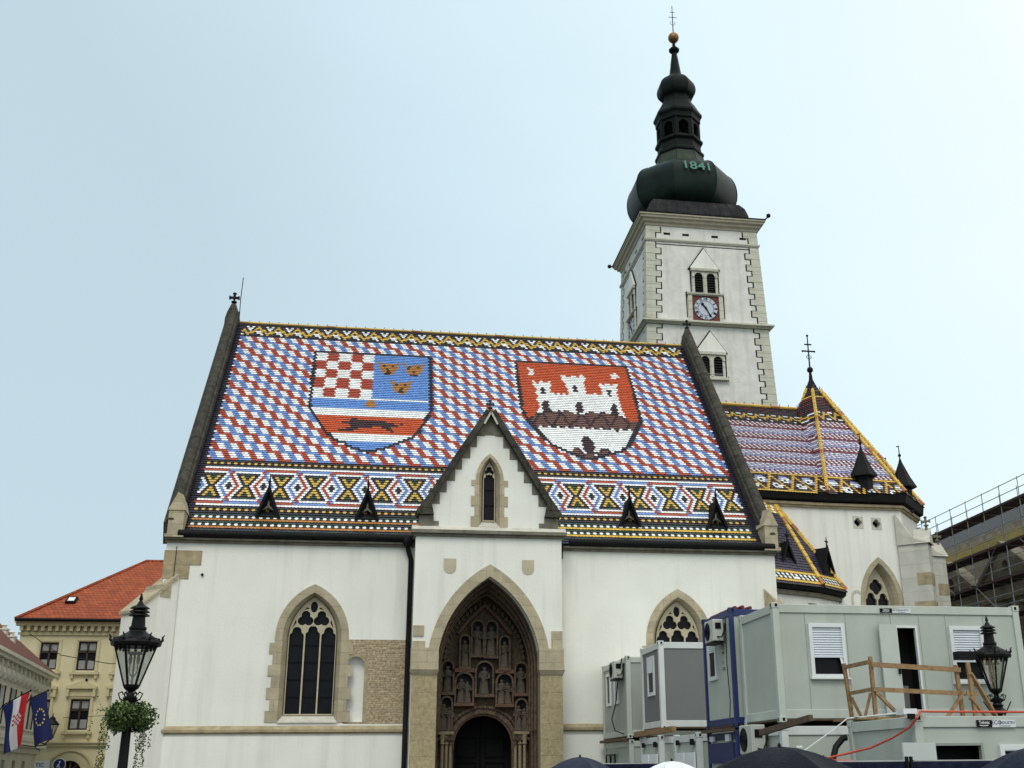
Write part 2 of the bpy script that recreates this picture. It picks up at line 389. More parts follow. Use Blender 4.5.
def tiles(mb, O, u, dn, clip, v0, v1, colf, x_off=0., r_off=0.):
    """courses of rounded glazed tiles on the plane O + X*u + v*dn; clip(X, v) keeps a tile"""
    O = Vector(O); u = Vector(u).normalized(); dn = Vector(dn).normalized(); nn = u.cross(dn)
    if nn.z < 0: nn = -nn
    r0 = math.floor((v0-r_off)/TR); r1 = math.ceil((v1-r_off)/TR)
    xs = clip[1], clip[2]
    for r in range(r0, r1):
        vc = r_off+(r+.5)*TR; odd = r % 2
        n0 = math.floor((xs[0]-x_off)/TW)-1; n1 = math.ceil((xs[1]-x_off)/TW)+1
        for k in range(n0, n1):
            X = x_off+(k+.5+.5*odd)*TW
            if not clip[0](X, vc): continue
            c = colf(X, vc, r)
            if c is None: continue
            h = TW*.495; a = r_off+r*TR-TR*.25; b = r_off+(r+1)*TR
            j = random.uniform(-.004, .004); t = .042+random.uniform(0, .005)
            P = [(X-h, a, .004), (X-h, b-.008, t), (X-h*.6, b+.014+j, t+.002), (X, b+.024+j, t+.003), (X+h*.6, b+.014+j, t+.002), (X+h, b-.008, t), (X+h, a, .004)]
            vs = [O+u*p[0]+dn*p[1]+nn*(p[2]+.02) for p in P]
            lo = [O+u*p[0]+dn*(p[1]-.004)+nn*(p[2]+.002) for p in P[1:6]]
            fs = [(0, 1, 2, 3, 4, 5, 6)]+[(1+i, 7+i, 8+i, 2+i) for i in range(4)]
            mb.add(vs+lo, fs, c)
# glazes
WHT = (.86, .87, .86); BLU = (.15, .26, .56); RED = (.41, .060, .026); DRK = (.022, .016, .026); YEL = (.66, .42, .065)
ORG = (.42, .17, .045); GRN = (.022, .045, .032); SRED = (.56, .085, .018); BRN = (.150, .070, .055); DBR = (.042, .018, .022)
GLD = (.44, .19, .035); LBL = (.30, .36, .62); MAR = (.13, .018, .022); MRL = (.19, .045, .055); LVN = (.27, .28, .47); WH2 = (.70, .64, .68); SBL = (.135, .29, .66); NVY = (.020, .024, .045)
SH={'S1':[(-3.47,2.48),(2.06,2.43),(2.03,7.31),(1.73,8.26),(1.48,9.02),(1.18,9.5),(0.97,9.69),(0.74,9.82),(0.51,10.05),(0.02,10.37),(-0.21,10.47),(-0.7,10.7),(-0.66,10.7),(-1.04,10.58),(-1.37,10.4),(-1.79,10.02),(-2.16,9.81),(-2.49,9.35),(-2.8,8.77),(-3.09,8.05),(-3.37,7.43)],'CR0':[(-0.54,3.09),(-0.27,3.32),(-0.12,3.35),(0.03,3.15),(0.18,3.28),(0.36,3.23),(0.59,3.02),(0.44,3.4),(0.45,3.84),(0.31,4.22),(0.02,4.38),(-0.21,4.19),(-0.36,3.92),(-0.36,3.48)],'CR1':[(0.68,3.12),(0.95,3.36),(1.1,3.38),(1.25,3.18),(1.4,3.32),(1.58,3.26),(1.81,3.05),(1.66,3.44),(1.66,3.88),(1.51,4.25),(1.21,4.42),(0.99,4.23),(0.84,3.95),(0.85,3.51)],'CR2':[(0.12,4.8),(0.38,5.02),(0.52,5.04),(0.66,4.86),(0.81,4.98),(0.99,4.93),(1.21,4.74),(1.07,5.1),(1.07,5.52),(0.93,5.87),(0.64,6.03),(0.42,5.84),(0.28,5.58),(0.29,5.17)],'CD':[[(-0.26,3.47),(-0.12,3.46),(-0.11,3.62),(-0.26,3.63)],[(0.95,3.5),(1.1,3.49),(1.1,3.65),(0.95,3.67)],[(0.38,5.16),(0.52,5.15),(0.52,5.3),(0.38,5.31)],[(0.16,3.47),(0.29,3.46),(0.3,3.62),(0.17,3.63)],[(1.38,3.5),(1.51,3.49),(1.51,3.65),(1.38,3.66)],[(0.8,5.16),(0.92,5.15),(0.92,5.3),(0.8,5.31)],[(-0.09,4.0),(-0.03,3.81),(0.02,3.66),(0.1,3.8),(0.15,3.98)],[(1.12,4.03),(1.17,3.85),(1.23,3.7),(1.3,3.84),(1.36,4.01)],[(0.55,5.66),(0.6,5.49),(0.65,5.35),(0.73,5.48),(0.78,5.64)],[(-0.12,4.12),(0.18,4.1),(0.18,4.26),(-0.11,4.29)],[(1.08,4.16),(1.38,4.13),(1.38,4.3),(1.08,4.32)],[(0.51,5.78),(0.8,5.76),(0.8,5.92),(0.52,5.94)]],'MART':[(-1.95,8.41),(-1.61,8.38),(-1.35,8.06),(-1.19,8.31),(-0.32,8.31),(0.17,8.37),(0.34,8.51),(0.51,8.6),(0.79,8.4),(0.91,8.43),(0.79,8.56),(0.31,8.76),(0.29,8.89),(0.51,9.21),(0.35,9.22),(-0.09,8.85),(-0.3,8.76),(-1.16,8.9),(-1.33,9.15),(-2.07,9.17),(-2.04,9.05),(-1.58,8.93),(-1.53,8.65),(-1.94,8.55)],'STAR1':[(-0.44,6.92),(-0.47,7.11),(-0.56,7.25),(-0.68,7.31),(-0.8,7.27),(-0.89,7.14),(-0.93,6.95),(-0.91,6.76),(-0.82,6.61),(-0.7,6.55),(-0.58,6.6),(-0.48,6.73)],'S2':[(6.29,2.5),(11.89,2.47),(11.9,4.27),(11.84,5.97),(11.79,7.5),(11.35,8.43),(10.92,9.46),(10.57,9.85),(10.17,10.12),(9.91,10.19),(9.49,10.43),(8.93,10.67),(8.47,10.49),(8.05,10.19),(7.83,9.96),(7.44,9.69),(7.07,9.16),(6.81,8.56),(6.45,7.69),(6.23,6.81)],'CAST':[(6.93,4.12),(7.16,4.47),(7.28,4.39),(7.41,4.15),(7.53,4.42),(7.61,4.38),(7.75,4.15),(7.87,4.14),(7.77,4.76),(7.76,5.19),(7.91,5.23),(8.0,5.39),(8.14,5.19),(8.24,5.36),(8.41,5.17),(8.5,5.35),(8.6,5.29),(8.63,4.9),(8.58,4.69),(8.6,4.33),(8.4,3.84),(8.4,3.56),(8.63,3.54),(8.72,3.81),(8.86,3.8),(8.99,3.51),(9.1,3.56),(9.19,3.77),(9.32,3.68),(9.42,3.51),(9.61,3.52),(9.63,3.73),(9.5,4.25),(9.46,4.9),(9.46,5.34),(9.59,5.16),(9.74,5.34),(9.92,5.13),(10.03,5.34),(10.26,5.19),(10.31,4.69),(10.2,4.19),(10.37,4.25),(10.46,4.43),(10.66,4.15),(10.82,4.39),(10.92,4.35),(11.09,4.15),(11.16,4.18),(11.1,4.62),(11.01,5.41),(11.03,6.04),(11.02,6.58),(11.16,7.15),(10.76,7.53),(7.79,7.75),(6.81,7.36),(6.93,7.03),(7.03,6.75),(7.08,6.41),(7.04,6.08),(7.07,5.73),(7.04,5.39),(7.06,5.03),(6.99,4.69)],'BROWN':[(6.45,7.72),(6.82,7.21),(7.02,7.03),(7.12,7.18),(7.29,6.91),(7.61,7.01),(7.77,6.87),(7.87,6.99),(8.01,6.72),(8.1,6.94),(8.42,6.72),(8.51,6.91),(8.62,6.87),(8.78,7.09),(9.2,6.99),(9.4,6.85),(9.6,6.73),(9.76,6.92),(10.05,6.73),(10.29,6.91),(10.74,6.91),(10.94,7.06),(11.14,7.22),(11.39,7.53),(11.74,7.5),(11.46,8.24),(11.32,8.44),(11.08,8.07),(10.89,8.37),(10.73,8.06),(10.46,8.46),(10.31,8.06),(10.08,8.39),(9.83,8.09),(9.67,8.39),(9.45,8.12),(9.23,8.39),(9.01,8.15),(8.83,8.35),(8.63,8.05),(8.44,8.38),(8.19,8.08),(8.05,8.34),(7.75,8.08),(7.61,8.37),(7.38,8.17),(7.22,8.37),(6.98,8.07),(6.8,8.43)],'ZIG':[(6.59,8.22),(7.14,7.08),(7.49,8.16),(8.07,7.01),(8.4,8.1),(9.01,6.94),(9.32,8.03),(9.95,6.87),(10.25,7.97),(10.9,6.8),(11.19,7.9)],'DARK2':[[(7.38,6.02),(7.51,6.01),(7.6,6.37),(7.55,6.51),(7.61,6.64),(7.57,7.01),(7.2,7.04),(7.24,6.67),(7.29,6.5),(7.23,6.37)],[(8.98,5.97),(9.11,5.96),(9.2,6.33),(9.14,6.47),(9.2,6.6),(9.15,6.97),(8.78,7.0),(8.82,6.63),(8.88,6.46),(8.82,6.32)],[(10.64,6.0),(10.78,5.99),(10.85,6.36),(10.79,6.5),(10.85,6.63),(10.79,7.0),(10.41,7.03),(10.47,6.66),(10.53,6.48),(10.47,6.35)],[(7.39,4.69),(7.5,4.93),(7.45,5.14),(7.52,5.33),(7.28,5.35),(7.33,5.12),(7.26,4.95)],[(9.02,4.37),(9.13,4.61),(9.07,4.83),(9.13,5.02),(8.89,5.04),(8.95,4.8),(8.88,4.63)],[(10.67,4.71),(10.77,4.95),(10.71,5.17),(10.77,5.35),(10.53,5.37),(10.59,5.14),(10.53,4.97)],[(9.04,8.72),(9.37,9.38),(9.26,9.51),(9.34,9.69),(9.23,10.0),(8.82,10.14),(8.74,9.66),(8.79,9.54),(8.71,9.33)]],'MOUND':[[(8.31,9.75),(8.53,9.74),(8.74,10.27),(8.71,10.5),(8.08,10.25)],[(9.58,9.79),(9.87,9.77),(9.98,10.19),(9.38,10.43),(9.27,10.23)],[(8.7,10.27),(8.94,10.01),(9.18,10.12),(9.31,10.47),(8.93,10.66),(8.66,10.6)]],'MOON':[(6.73,3.04),(7.0,3.06),(7.12,3.4),(7.02,3.76),(6.68,3.83),(6.85,3.65),(6.9,3.38),(6.88,3.18)],'STAR2':[(11.09,3.91),(11.05,3.66),(10.88,3.7),(11.01,3.46),(10.95,3.23),(11.12,3.24),(11.23,2.97),(11.26,3.23),(11.44,3.19),(11.3,3.43),(11.37,3.66),(11.2,3.65)]}

# ================================================================== ground
g = MB(); g.add([(-1500, -600, 0), (1500, -600, 0), (1500, 2500, 0), (-1500, 2500, 0)], [(0, 1, 2, 3)])
tag(g.build('ground', hill), 'far ground reaching the horizon', 'ground', kind='structure')
g = MB(); g.add([(-60, -60, .004), (70, -60, .004), (70, 110, .004), (-60, 110, .004)], [(0, 1, 2, 3)])
tag(g.build('square', paving), 'grey stone paving of the church square', 'pavement', kind='structure')

# ================================================================== church
CH = thing('church', 'white medieval church with colourful glazed tile roof and two tiled coats of arms', 'church', (4, 42, 0))
YE, ZE, YR, ZR = 42., 10.067, 52.36, 22.9
SLn = math.hypot(YR-YE, ZR-ZE); DN = Vector((0, (YE-YR)/SLn, (ZE-ZR)/SLn)); RN = Vector((0, -(ZR-ZE)/SLn, (YR-YE)/SLn))

def gothic_window(parent, M, cx, zb, zs, za, half, lights=3, glass_half=None, name='gothic_window', quoins=True, depth=.42, band=.27, sill=True):
    """stone band, splayed reveal, tracery plate and dark leaded glass; returns the hole outline for the wall"""
    gh = glass_half or half-band-.2; ih = half-band
    outer = pointed(cx, half, zb, zs, za); inner = pointed(cx, ih, zb, zs, za-band*1.15); gl = pointed(cx, gh, zb+.25, zs, za-band*1.10-(ih-gh)*.75)
    b = MB(M); b.ring(outer, inner, -.03, .06)
    # stepped splay
    mid = [((a[0]+c[0])/2, (a[1]+c[1])/2) for a, c in zip(inner, gl)]
    f = lambda P, y: [(p[0], y, p[1]) for p in P]
    b.loft(f(inner, -.03), f(mid, .16)); b.loft(f(mid, .16), f(mid, .20)); b.loft(f(mid, .20), f(gl, depth))
    b.loft([(cx-ih, -.03, zb), (cx+ih, -.03, zb)], [(cx-gh, depth, zb+.25), (cx+gh, depth, zb+.25)])
    if quoins:
        z = zb; i = 0
        while z < zs-.2:
            e = .17 if i % 2 == 0 else .03
            for s_ in (-1, 1):
                x0 = cx+s_*(half-.02); x1 = cx+s_*(half+e)
                b.box(min(x0, x1), max(x0, x1), -.027+.001*i, .05, z, min(z+.40, zs))
            z += .40; i += 1
    w_ = b.build(name, stone if name == 'gothic_window' else stone, parent)
    # tracery
    t = MB(M); H = []; lw = 2*gh/lights; mul = .055; gza = gl[len(gl)//2][1]
    for i in range(lights):
        c = cx-gh+lw*(i+.5); hw = lw/2-mul/2
        zc = zs+.10+(.05 if lights == 3 and i == 1 else 0)
        F_ = foil(c, zc, hw*1.18, 3, PI/2, 9, .55)
        topp = [p for p in F_ if p[1] > zc-hw*.30]
        topp.sort(key=lambda p: -math.atan2(p[1]-zc+hw*.4, p[0]-c))
        H.append([(c-hw, zb+.30)]+[(max(c-hw, min(c+hw, p[0])), p[1]) for p in topp]+[(c+hw, zb+.30)])
    if lights == 3:
        rr = lw*.50; zt = zs+lw*1.22
        for s_ in (-1, 1):
            H.append(foil(cx+s_*lw*.50, zt, rr*1.03, 3, PI/2, 8, .55))
            H.append([(cx+s_*lw*x_, zs+lw*z_) for x_, z_ in ((1.06, .98), (1.30, .62), (1.12, 1.18))])
            H.append([(cx+s_*lw*x_, zs+lw*z_) for x_, z_ in ((.28, 1.88), (.62, 1.80), (.42, 1.98))])
        H.append([(cx-lw*.10, zs+lw*.74), (cx, zs+lw*.60+.10), (cx+lw*.10, zs+lw*.74), (cx, zs+lw*.86)])
        H.append([(cx+math.cos(2*PI*i/14)*rr*.46, zt+rr*1.55+math.sin(2*PI*i/14)*rr*.72) for i in range(14)])
    elif lights == 2:
        H.append(foil(cx, zs+lw*1.12, lw*.54, 4, 0, 8, .56))
    else:
        H.append(foil(cx, zs+gh*1.75, gh*.80, 3, PI/2, 8, .56))
    go = list(gl)
    t.poly(go, depth-.14, depth-.02, H)
    t.build('tracery', mat('tracery_stone', (.50, .44, .31), .85, .10, 4, spec=.2), w_)
    gm = MB(M); gm.poly([(p[0]*1.0, p[1]) for p in gl], depth, depth+.05)
    z = zb+.9
    gl_ = gm.build('pane', glassd, w_)
    bb = MB(M)
    while z < zs-.1:
        bb.box(cx-gh, cx+gh, depth-.05, depth-.02, z, z+.022); z += .62
    bb.build('saddle_bar', iron, w_)
    if sill:
        s_ = MB(M); s_.add([(cx-ih, -.05, zb), (cx+ih, -.05, zb), (cx+gh, depth-.02, zb+.29), (cx-gh, depth-.02, zb+.29), (cx-ih, -.05, zb-.03), (cx+ih, -.05, zb-.03), (cx+gh, depth-.02, zb-.03), (cx-gh, depth-.02, zb-.03)],
                           [(0, 1, 2, 3), (4, 7, 6, 5), (0, 4, 5, 1), (1, 5, 6, 2), (2, 6, 7, 3), (3, 7, 4, 0)])
        s_.build('sill', stone_l, w_)
    return outer

# nave walls
FM = T3(0, 42, 0)
h1 = gothic_window(CH, FM, -2.32, 3.42, 6.42, 8.38, 1.33, glass_half=.87)
h2 = gothic_window(CH, FM, 11.65, 3.42, 6.42, 8.42, 1.33, glass_half=.87)
niche = [(-1.06, 3.42)]+[p for p in rounded(-.74, .36, 3.42, 5.42)[1:-1] if p[0] > -1.03]+[(-.38, 3.42)]
wb = MB(FM)
shr = lambda P, q: [(p[0], p[1]) for p in P]
nh = rounded(-.70, .33, 3.43, 5.42)
notch = [(-7.8, 0), (2.0, 0)] + pointed(4.13, 2.05, 0, 5.3, 9.0)[1:-1] + [(6.2, 0), (15.75, 0), (15.75, 10), (-7.8, 10)]
notch = [(-7.8, 0), (2.08, 0)] + pointed(4.13, 2.05, 0.001, 5.3, 9.0) + [(6.18, 0), (15.75, 0), (15.75, 10), (-7.8, 10)]
def inset(P, d, cx):
    return [(p[0]+(d if p[0] < cx else -d if p[0] > cx else 0), p[1]-(.0 if i in (0, len(P)-1) else d*.5)) for i, p in enumerate(P)]
wb.poly(notch, 0, .5, [inset(h1, .04, -2.33), inset(h2, .04, 11.63), nh])
wb.box(-7.8, 15.75, 20.2, 20.7, 0, 10)
wb.box(-7.8, 15.75, .52, 20.2, 0, .1)
wb.build('nave_wall', plaster, CH)
for X0, X1 in ((-7.8, -7.45), (15.4, 15.75)):
    e = MB(Matrix.Translation((X0, 0, 0)) @ Matrix.Rotation(PI/2, 4, 'Z'))
    e.poly([(42.5, 0), (62.2, 0), (62.2, 10), (52.36, 22.6), (42.5, 10)], 0, -(X1-X0)); e.build('gable_wall', plaster, CH)
n_ = MB(FM); n_.poly(rounded(-.70, .34, 3.40, 5.42), .26, .30); n_.build('blind_niche', plaster, CH)
n_ = MB(FM); n_.ring(rounded(-.66, .46, 3.42, 5.40), rounded(-.70, .33, 3.42, 5.42), -.005, .04); n_.build('niche_frame', stone_b, CH)
# exposed masonry patch around the blind niche
patch = [(-1.02, 3.36), (1.20, 3.36), (1.20, 6.36), (-1.02, 6.36)]
q_ = MB(FM); q_.poly(patch, -.006, .02, [rounded(-.67, .44, 3.43, 5.42)]); q_.build('exposed_masonry', rubble, CH)
# string course
def course(x0, x1, z, y=42., left_end=False):
    c = MB(); c.add([(x0, y-.02, z+.22), (x1, y-.02, z+.22), (x1, y-.15, z+.09), (x0, y-.15, z+.09), (x1, y-.15, z), (x0, y-.15, z), (x1, y-.06, z-.05), (x0, y-.06, z-.05), (x1, y+.02, z-.05), (x0, y+.02, z-.05), (x1, y+.02, z+.22), (x0, y+.02, z+.22)],
                    [(0, 1, 2, 3), (3, 2, 4, 5), (5, 4, 6, 7), (7, 6, 8, 9), (9, 8, 10, 11), (11, 10, 1, 0), (0, 3, 5, 7, 9, 11), (1, 10, 8, 6, 4, 2)])
    return c
course(-7.95, 1.24, 3.08).build('string_course', stone_b, CH)
course(6.85, 15.9, 3.12).build('string_course', stone_b, CH)
# plinth below the string course stands a little forward
for x0, x1 in ((-7.83, 1.24), (6.85, 15.78)): p_ = MB(); p_.box(x0, x1, 41.93, 42.0, 0, 2.95); p_.build('plinth', plaster, CH)
# cornice and gutter
for x0, x1 in ((-7.84, 1.28), (6.86, 15.8)):
    c = MB(); c.box(x0, x1, 41.90, 42.0, 9.84, 9.93); c.box(x0, x1, 41.80, 42.0, 9.932, 10.0); c.build('cornice', stone_m, CH)
    c = MB(); c.tube([(x0+.45, 41.80, 10.15), (x1-.1, 41.80, 10.15)], .14, 10); c.build('gutter', black_m, CH, smooth=True)
# corner quoins
q_ = MB()
for i, (x1, z0, z1) in enumerate(((-6.5, 9.02, 9.55), (-6.9, 8.5, 9.015))): q_.box(-7.84, x1, 41.975+.001*i, 42.3, z0, z1)
q_.build('quoin', stone_b, CH)
# roof slabs
def slab(P, th=.12):
    b = MB(); n = (Vector(P[1])-Vector(P[0])).cross(Vector(P[2])-Vector(P[1])).normalized()
    k = len(P); P = [Vector(p) for p in P]; b.add(P+[p-n*th for p in P], [tuple(range(k)), tuple(reversed(range(k, 2*k)))]+[(i, i+k, (i+1) % k+k, (i+1) % k) for i in range(k)])
    return b
rf = slab([(-7.45, YE-.10, ZE-.12), (15.4, YE-.10, ZE-.12), (15.4, YR, ZR), (-7.45, YR, ZR)])
rs = slab([(15.4, 62.8, 10), (-7.45, 62.8, 10), (-7.45, YR, ZR-.01), (15.4, YR, ZR-.01)])
rf.add(rs.v, rs.f); ROOF = rf.build('nave_roof', roof_base, CH)

S1, S2 = SH['S1'], SH['S2']
def lozenge(X, i):
    d0 = (X+6.711)/TW
    k = math.floor((d0+5)/10); mdist = abs(d0-10*k)
    kd = math.floor(d0/10); d = d0-10*kd-5      # distance from the diamond centre between motifs kd and kd+1
    idx = i; L_ = .5*min(idx, 16-idx)-1.25
    own = RED if k % 2 == 0 else BLU
    if idx in (0, 16): return WHT
    side = RED if (kd if d > 0 else kd+1) % 2 == 0 else BLU
    if idx in (1, 15):
        return own
    ad_ = abs(d)
    if idx in (2, 14) and ad_ < .8: return side
    if idx in (2, 14): return WHT
    if ad_ < max(L_, 0)+.5 and ad_ > L_-.5: return side
    if ad_ <= L_-.5:
        return DRK if (idx == 8 and ad_ < 1.1) or (idx in (7, 9) and ad_ < .8) or (idx in (6, 10) and ad_ < .3) else WHT
    if ad_ < L_+1.45: return WHT
    a = abs(idx-8)                               # hourglass motif with a yellow cross
    if 1 <= a <= 4 and abs(mdist-{1: 0, 2: .7, 3: 1.2, 4: 1.7}[a]) < .55: return YEL
    return DRK if mdist < 4 and (a > 2 or mdist < 1.6) and not (a >= 3 and mdist < .6) else GRN if a >= 3 and mdist < .7 else DRK
def shield1(X, v):
    if edged(X, v, S1) < .085: return DRK
    if not inpoly(X, v, S1): return None
    if v < 6.40:
        if X < -.66:
            c = int((X+3.40)/.548); r = int((v-2.55)/.77); return WHT if (c+r) % 2 == 0 or r > 4 else RED
        for p in SH['CD']:
            if inpoly(X, v, p): return DBR
        for k in ('CR0', 'CR1', 'CR2'):
            if inpoly(X, v, SH[k]): return GLD
        return SBL
    if v < 6.57: return WHT
    if v < 7.44: return GLD if inpoly(X, v, SH['STAR1']) else SBL
    if v < 8.03: return WHT
    if v < 9.32: return DBR if inpoly(X, v, SH['MART']) else SRED
    return WHT if v < 9.93 else SBL
def shield2(X, v):
    if edged(X, v, S2) < .085: return DRK
    if not inpoly(X, v, S2): return None
    for p in SH['DARK2']:
        if inpoly(X, v, p): return DBR
    for p in SH['MOUND']:
        if inpoly(X, v, p): return BRN if edged(X, v, p) > .1 else DBR
    if inpoly(X, v, SH['BROWN']):
        return DBR if edged(X, v, SH['ZIG'], False) < .065 or edged(X, v, SH['BROWN']) < .05 else BRN
    for k in ('MOON', 'STAR2', 'CAST'):
        if inpoly(X, v, SH[k]): return WHT
    return WHT if v > 8.15 else SRED
def nave_col(X, v, r):
    if X < -7.16 or X > 15.08: return DRK if (r+int(X*7.5)) % 3 else NVY
    if r < 0:
        t = ((X+6.822)/TW) % 7; mm_ = min(t, 7-t); Lr = -1.8-5.2*mm_/3.5; pk = 3.5-mm_
        if r <= -8 or r == -1: return DRK
        if abs(r-Lr) < 1.0: return YEL
        if (r == -7 and .55 < mm_ < 1.45) or (r == -6 and mm_ < .95) or (r == -5 and mm_ < .45): return WHT
        if (r == -4 and pk < .6) or (r == -3 and pk < 1.0) or (r == -2 and .6 < pk < 1.5): return WHT
        return DRK
    if r < 68:
        if 7 <= r <= 62:
            c = shield1(X, v) or shield2(X, v)
            if c: return c
        s = (X+6.631)/TW; b, k = divmod(r, 4)
        c = int(math.floor((s-.5*k-4*b)/2+1e-3)) % 4
        return (RED, RED, BLU, BLU)[c] if k == 3 else (RED, WHT, BLU, WHT)[c]
    dots = lambda x0: round((X-x0)/TW-.01) % 2 == 0
    if r in (68, 70, 88, 90): return DRK
    if r in (69, 89): return YEL if dots(-7.067) else DRK
    if r < 88: return lozenge(X, r-71)
    if r in (92, 95): return WHT if dots(-6.94 if r == 92 else -7.0) else GRN
    if r in (93, 96): return ORG if X < 1.5 else YEL
    if r in (91, 94): return GRN if random.random() < .8 else NVY
    return random.choice((NVY, DRK, NVY, GRN))
tb = MB()
def clipn(X, v):
    z = ZR-v*(ZR-ZE)/SLn
    return not (abs(X-4.08) < (14.8-z)*.58 and z < 15)
tiles(tb, (0, YR, ZR), (1, 0, 0), DN, (clipn, -7.42, 15.37), .02, 16.42, nave_col, -6.631, 1.32)
tb.build('glazed_tiles', tile_m, ROOF, flipcheck=False)
# ridge cap with small knobs
def ridge(a, b, parent, mt=None, r=.085, step=.42, knob=.11, name='ridge_tiles'):
    a = Vector(a); b = Vector(b); n = max(1, int((b-a).length/step)); q = MB(); cA = YEL; 
    for i in range(n):
        p0 = a.lerp(b, i/n); p1 = a.lerp(b, (i+1.08)/n)
        q.add([], [])
        o = len(q.c); q.tube([p0, p1], [r*1.12, r*.86], 7)
        q.c[o:] = [YEL if i % 9 else ORG]*(len(q.c)-o)
        if knob:
            o = len(q.c); q.tube([p1, p1+Vector((0, 0, r+knob))], [.035, .018], 5); q.c[o:] = [MAR]*(len(q.c)-o)
    return q.build(name, tile_m, parent)
ridge((-7.4, YR, ZR+.06), (15.35, YR, ZR+.06), ROOF, r=.06, step=.47, knob=.07)
# gable copings
def coping(x0, x1, outer_off=.40, low=True):
    c = MB(); o = RN*outer_off; lo = RN*(-.22)
    A = Vector((0, YE+.2, ZE+.2*1.239)); B = Vector((0, YR, ZR)); topz = B.z+outer_off/ RN.z
    P = [(A+o), Vector((0, YR, topz)), (Vector((0, 2*YR-(A+o).y, (A+o).z))), Vector((0, 2*YR-A.y, A.z-.5)), Vector((0, YR, ZR-.5)), Vector((0, A.y, A.z-.5))]
    vs = [(x0, p.y, p.z) for p in P]+[(x1, p.y, p.z) for p in P]
    c.add(vs, [(0, 1, 4, 5), (1, 2, 3, 4), (6, 11, 10, 7), (7, 10, 9, 8), (0, 6, 7, 1), (1, 7, 8, 2), (2, 8, 9, 3), (5, 11, 6, 0)])
    # rounded roll on the crest
    r_ = (x1-x0)*.36; xm = (x0+x1)/2
    c.tube([(xm, (A+o).y, (A+o).z), (xm, YR, topz)], r_, 10); c.tube([(xm, YR, topz), (xm, 2*YR-(A+o).y, (A+o).z)], r_, 10)
    return c.build('gable_coping', stone_d, CH)
coping(-7.97, -7.42); coping(15.37, 15.95)
# kneelers at the coping feet
for cx, s_ in ((-7.52, -1), (15.60, 1)):
    k = MB(); k.box(cx-.27, cx+.27, 41.78, 42.75, 10.12, 11.02)
    k.add([(cx-.31, 41.74, 11.021), (cx+.31, 41.74, 11.021), (cx+.31, 42.9, 11.021), (cx-.31, 42.9, 11.021), (cx, 41.76, 11.72), (cx, 43.2, 11.9)], [(0, 1, 4), (1, 2, 5, 4), (2, 3, 5), (3, 0, 4, 5), (3, 2, 1, 0)])
    k.box(cx-.34, cx+.34, 41.70, 42.8, 10.002, 10.118)
    k.build('kneeler', stone, CH)
    # little iron stub on the kneeler
# apex finials
def cross_finial(M, parent, mt, h=1., name='finial'):
    f = MB(M); f.lathe([(.16*h, 0), (.12*h, .12*h), (.09*h, .3*h), (.20*h, .34*h), (.20*h, .42*h), (.07*h, .47*h), (.07*h, .62*h)], (0, 0), 8)
    f.box(-.30*h, .30*h, -.08*h, .08*h, .64*h, .78*h); f.box(-.08*h, .08*h, -.081*h, .081*h, .62*h, 1.0*h); f.lathe([(.12*h, .98*h), (.15*h, 1.04*h), (.05*h, 1.12*h)], (0, 0), 8)
    for s_ in (-1, 1): f.box(s_*.30*h-.05*h, s_*.30*h+.05*h, -.11*h, .11*h, .60*h, .82*h)
    return f.build(name, mt, parent)
for cx, hh in ((-7.72, .72), (15.66, .62)):
    k = MB(T3(cx, YR, 0)); k.lathe([(.40, 22.5), (.38, 23.1), (.30, 23.45), (.13, 23.9)], (0, 0), 8, PI/8); k.build('apex_stone', stone_d, CH)
    cross_finial(T3(cx, YR, 23.75), CH, iron, hh)
lr = MB(); lr.tube([(-7.4, YR, 23.0), (-7.42, YR, 24.2), (-7.38, YR, 25.4)], .022, 5); lr.build('lightning_rod', iron, CH)
# triangular dormers
def dormer(cx, parent):
    y0, z0 = 42.82, 11.12; hw = .35; zt = 12.16; yb = YE+(zt-ZE)/1.2387+.35
    d = MB(); hole = [(cx-.2, z0+.1), (cx+.2, z0+.1), (cx, z0+.64)]
    d.poly([(cx-hw, z0), (cx+hw, z0), (cx, zt)], y0, y0+.10, [hole])
    d.add([(cx-hw-.06, y0-.12, z0-.10), (cx, y0-.18, zt+.10), (cx, yb, zt+.10), (cx-hw-.06, y0+.55, z0-.10)], [(0, 1, 2, 3)])
    d.add([(cx+hw+.06, y0-.12, z0-.10), (cx, y0-.18, zt+.10), (cx, yb, zt+.10), (cx+hw+.06, y0+.55, z0-.10)], [(3, 2, 1, 0)])
    d.add([(cx-hw-.06, y0-.13, z0-.16), (cx, y0-.19, zt+.04), (cx, yb, zt+.04), (cx-hw-.06, y0+.55, z0-.16)], [(3, 2, 1, 0)])
    d.add([(cx+hw+.06, y0-.13, z0-.16), (cx, y0-.19, zt+.04), (cx, yb, zt+.04), (cx+hw+.06, y0+.55, z0-.16)], [(0, 1, 2, 3)])
    d.strip([(cx-hw-.08, z0-.08), (cx, zt+.06), (cx+hw+.08, z0-.08)], .10, y0-.17, y0-.10)
    d.box(cx-hw-.1, cx+hw+.1, y0-.12, y0+.2, z0-.14, z0-.02)
    d.tube([(cx, y0-.1, zt+.0), (cx, y0-.1, zt+.34), (cx, y0-.1, zt+.62)], [.06, .035, .012], 6)
    d.ball((cx, y0-.1, zt+.30), .06, 6)
    o = d.build('dormer', black_m, parent)
    i = MB()
    for a in (PI/2, PI/2+2*PI/3, PI/2+4*PI/3):
        i.tube([(cx, y0+.03, z0+.36), (cx+.23*math.cos(a), y0+.03, z0+.36+.25*math.sin(a))], [.055, .035], 6)
    i.build('trefoil_ornament', stone_m, o)
for cx in (-4.33, -.55, 9.98, 13.65): dormer(cx, CH)

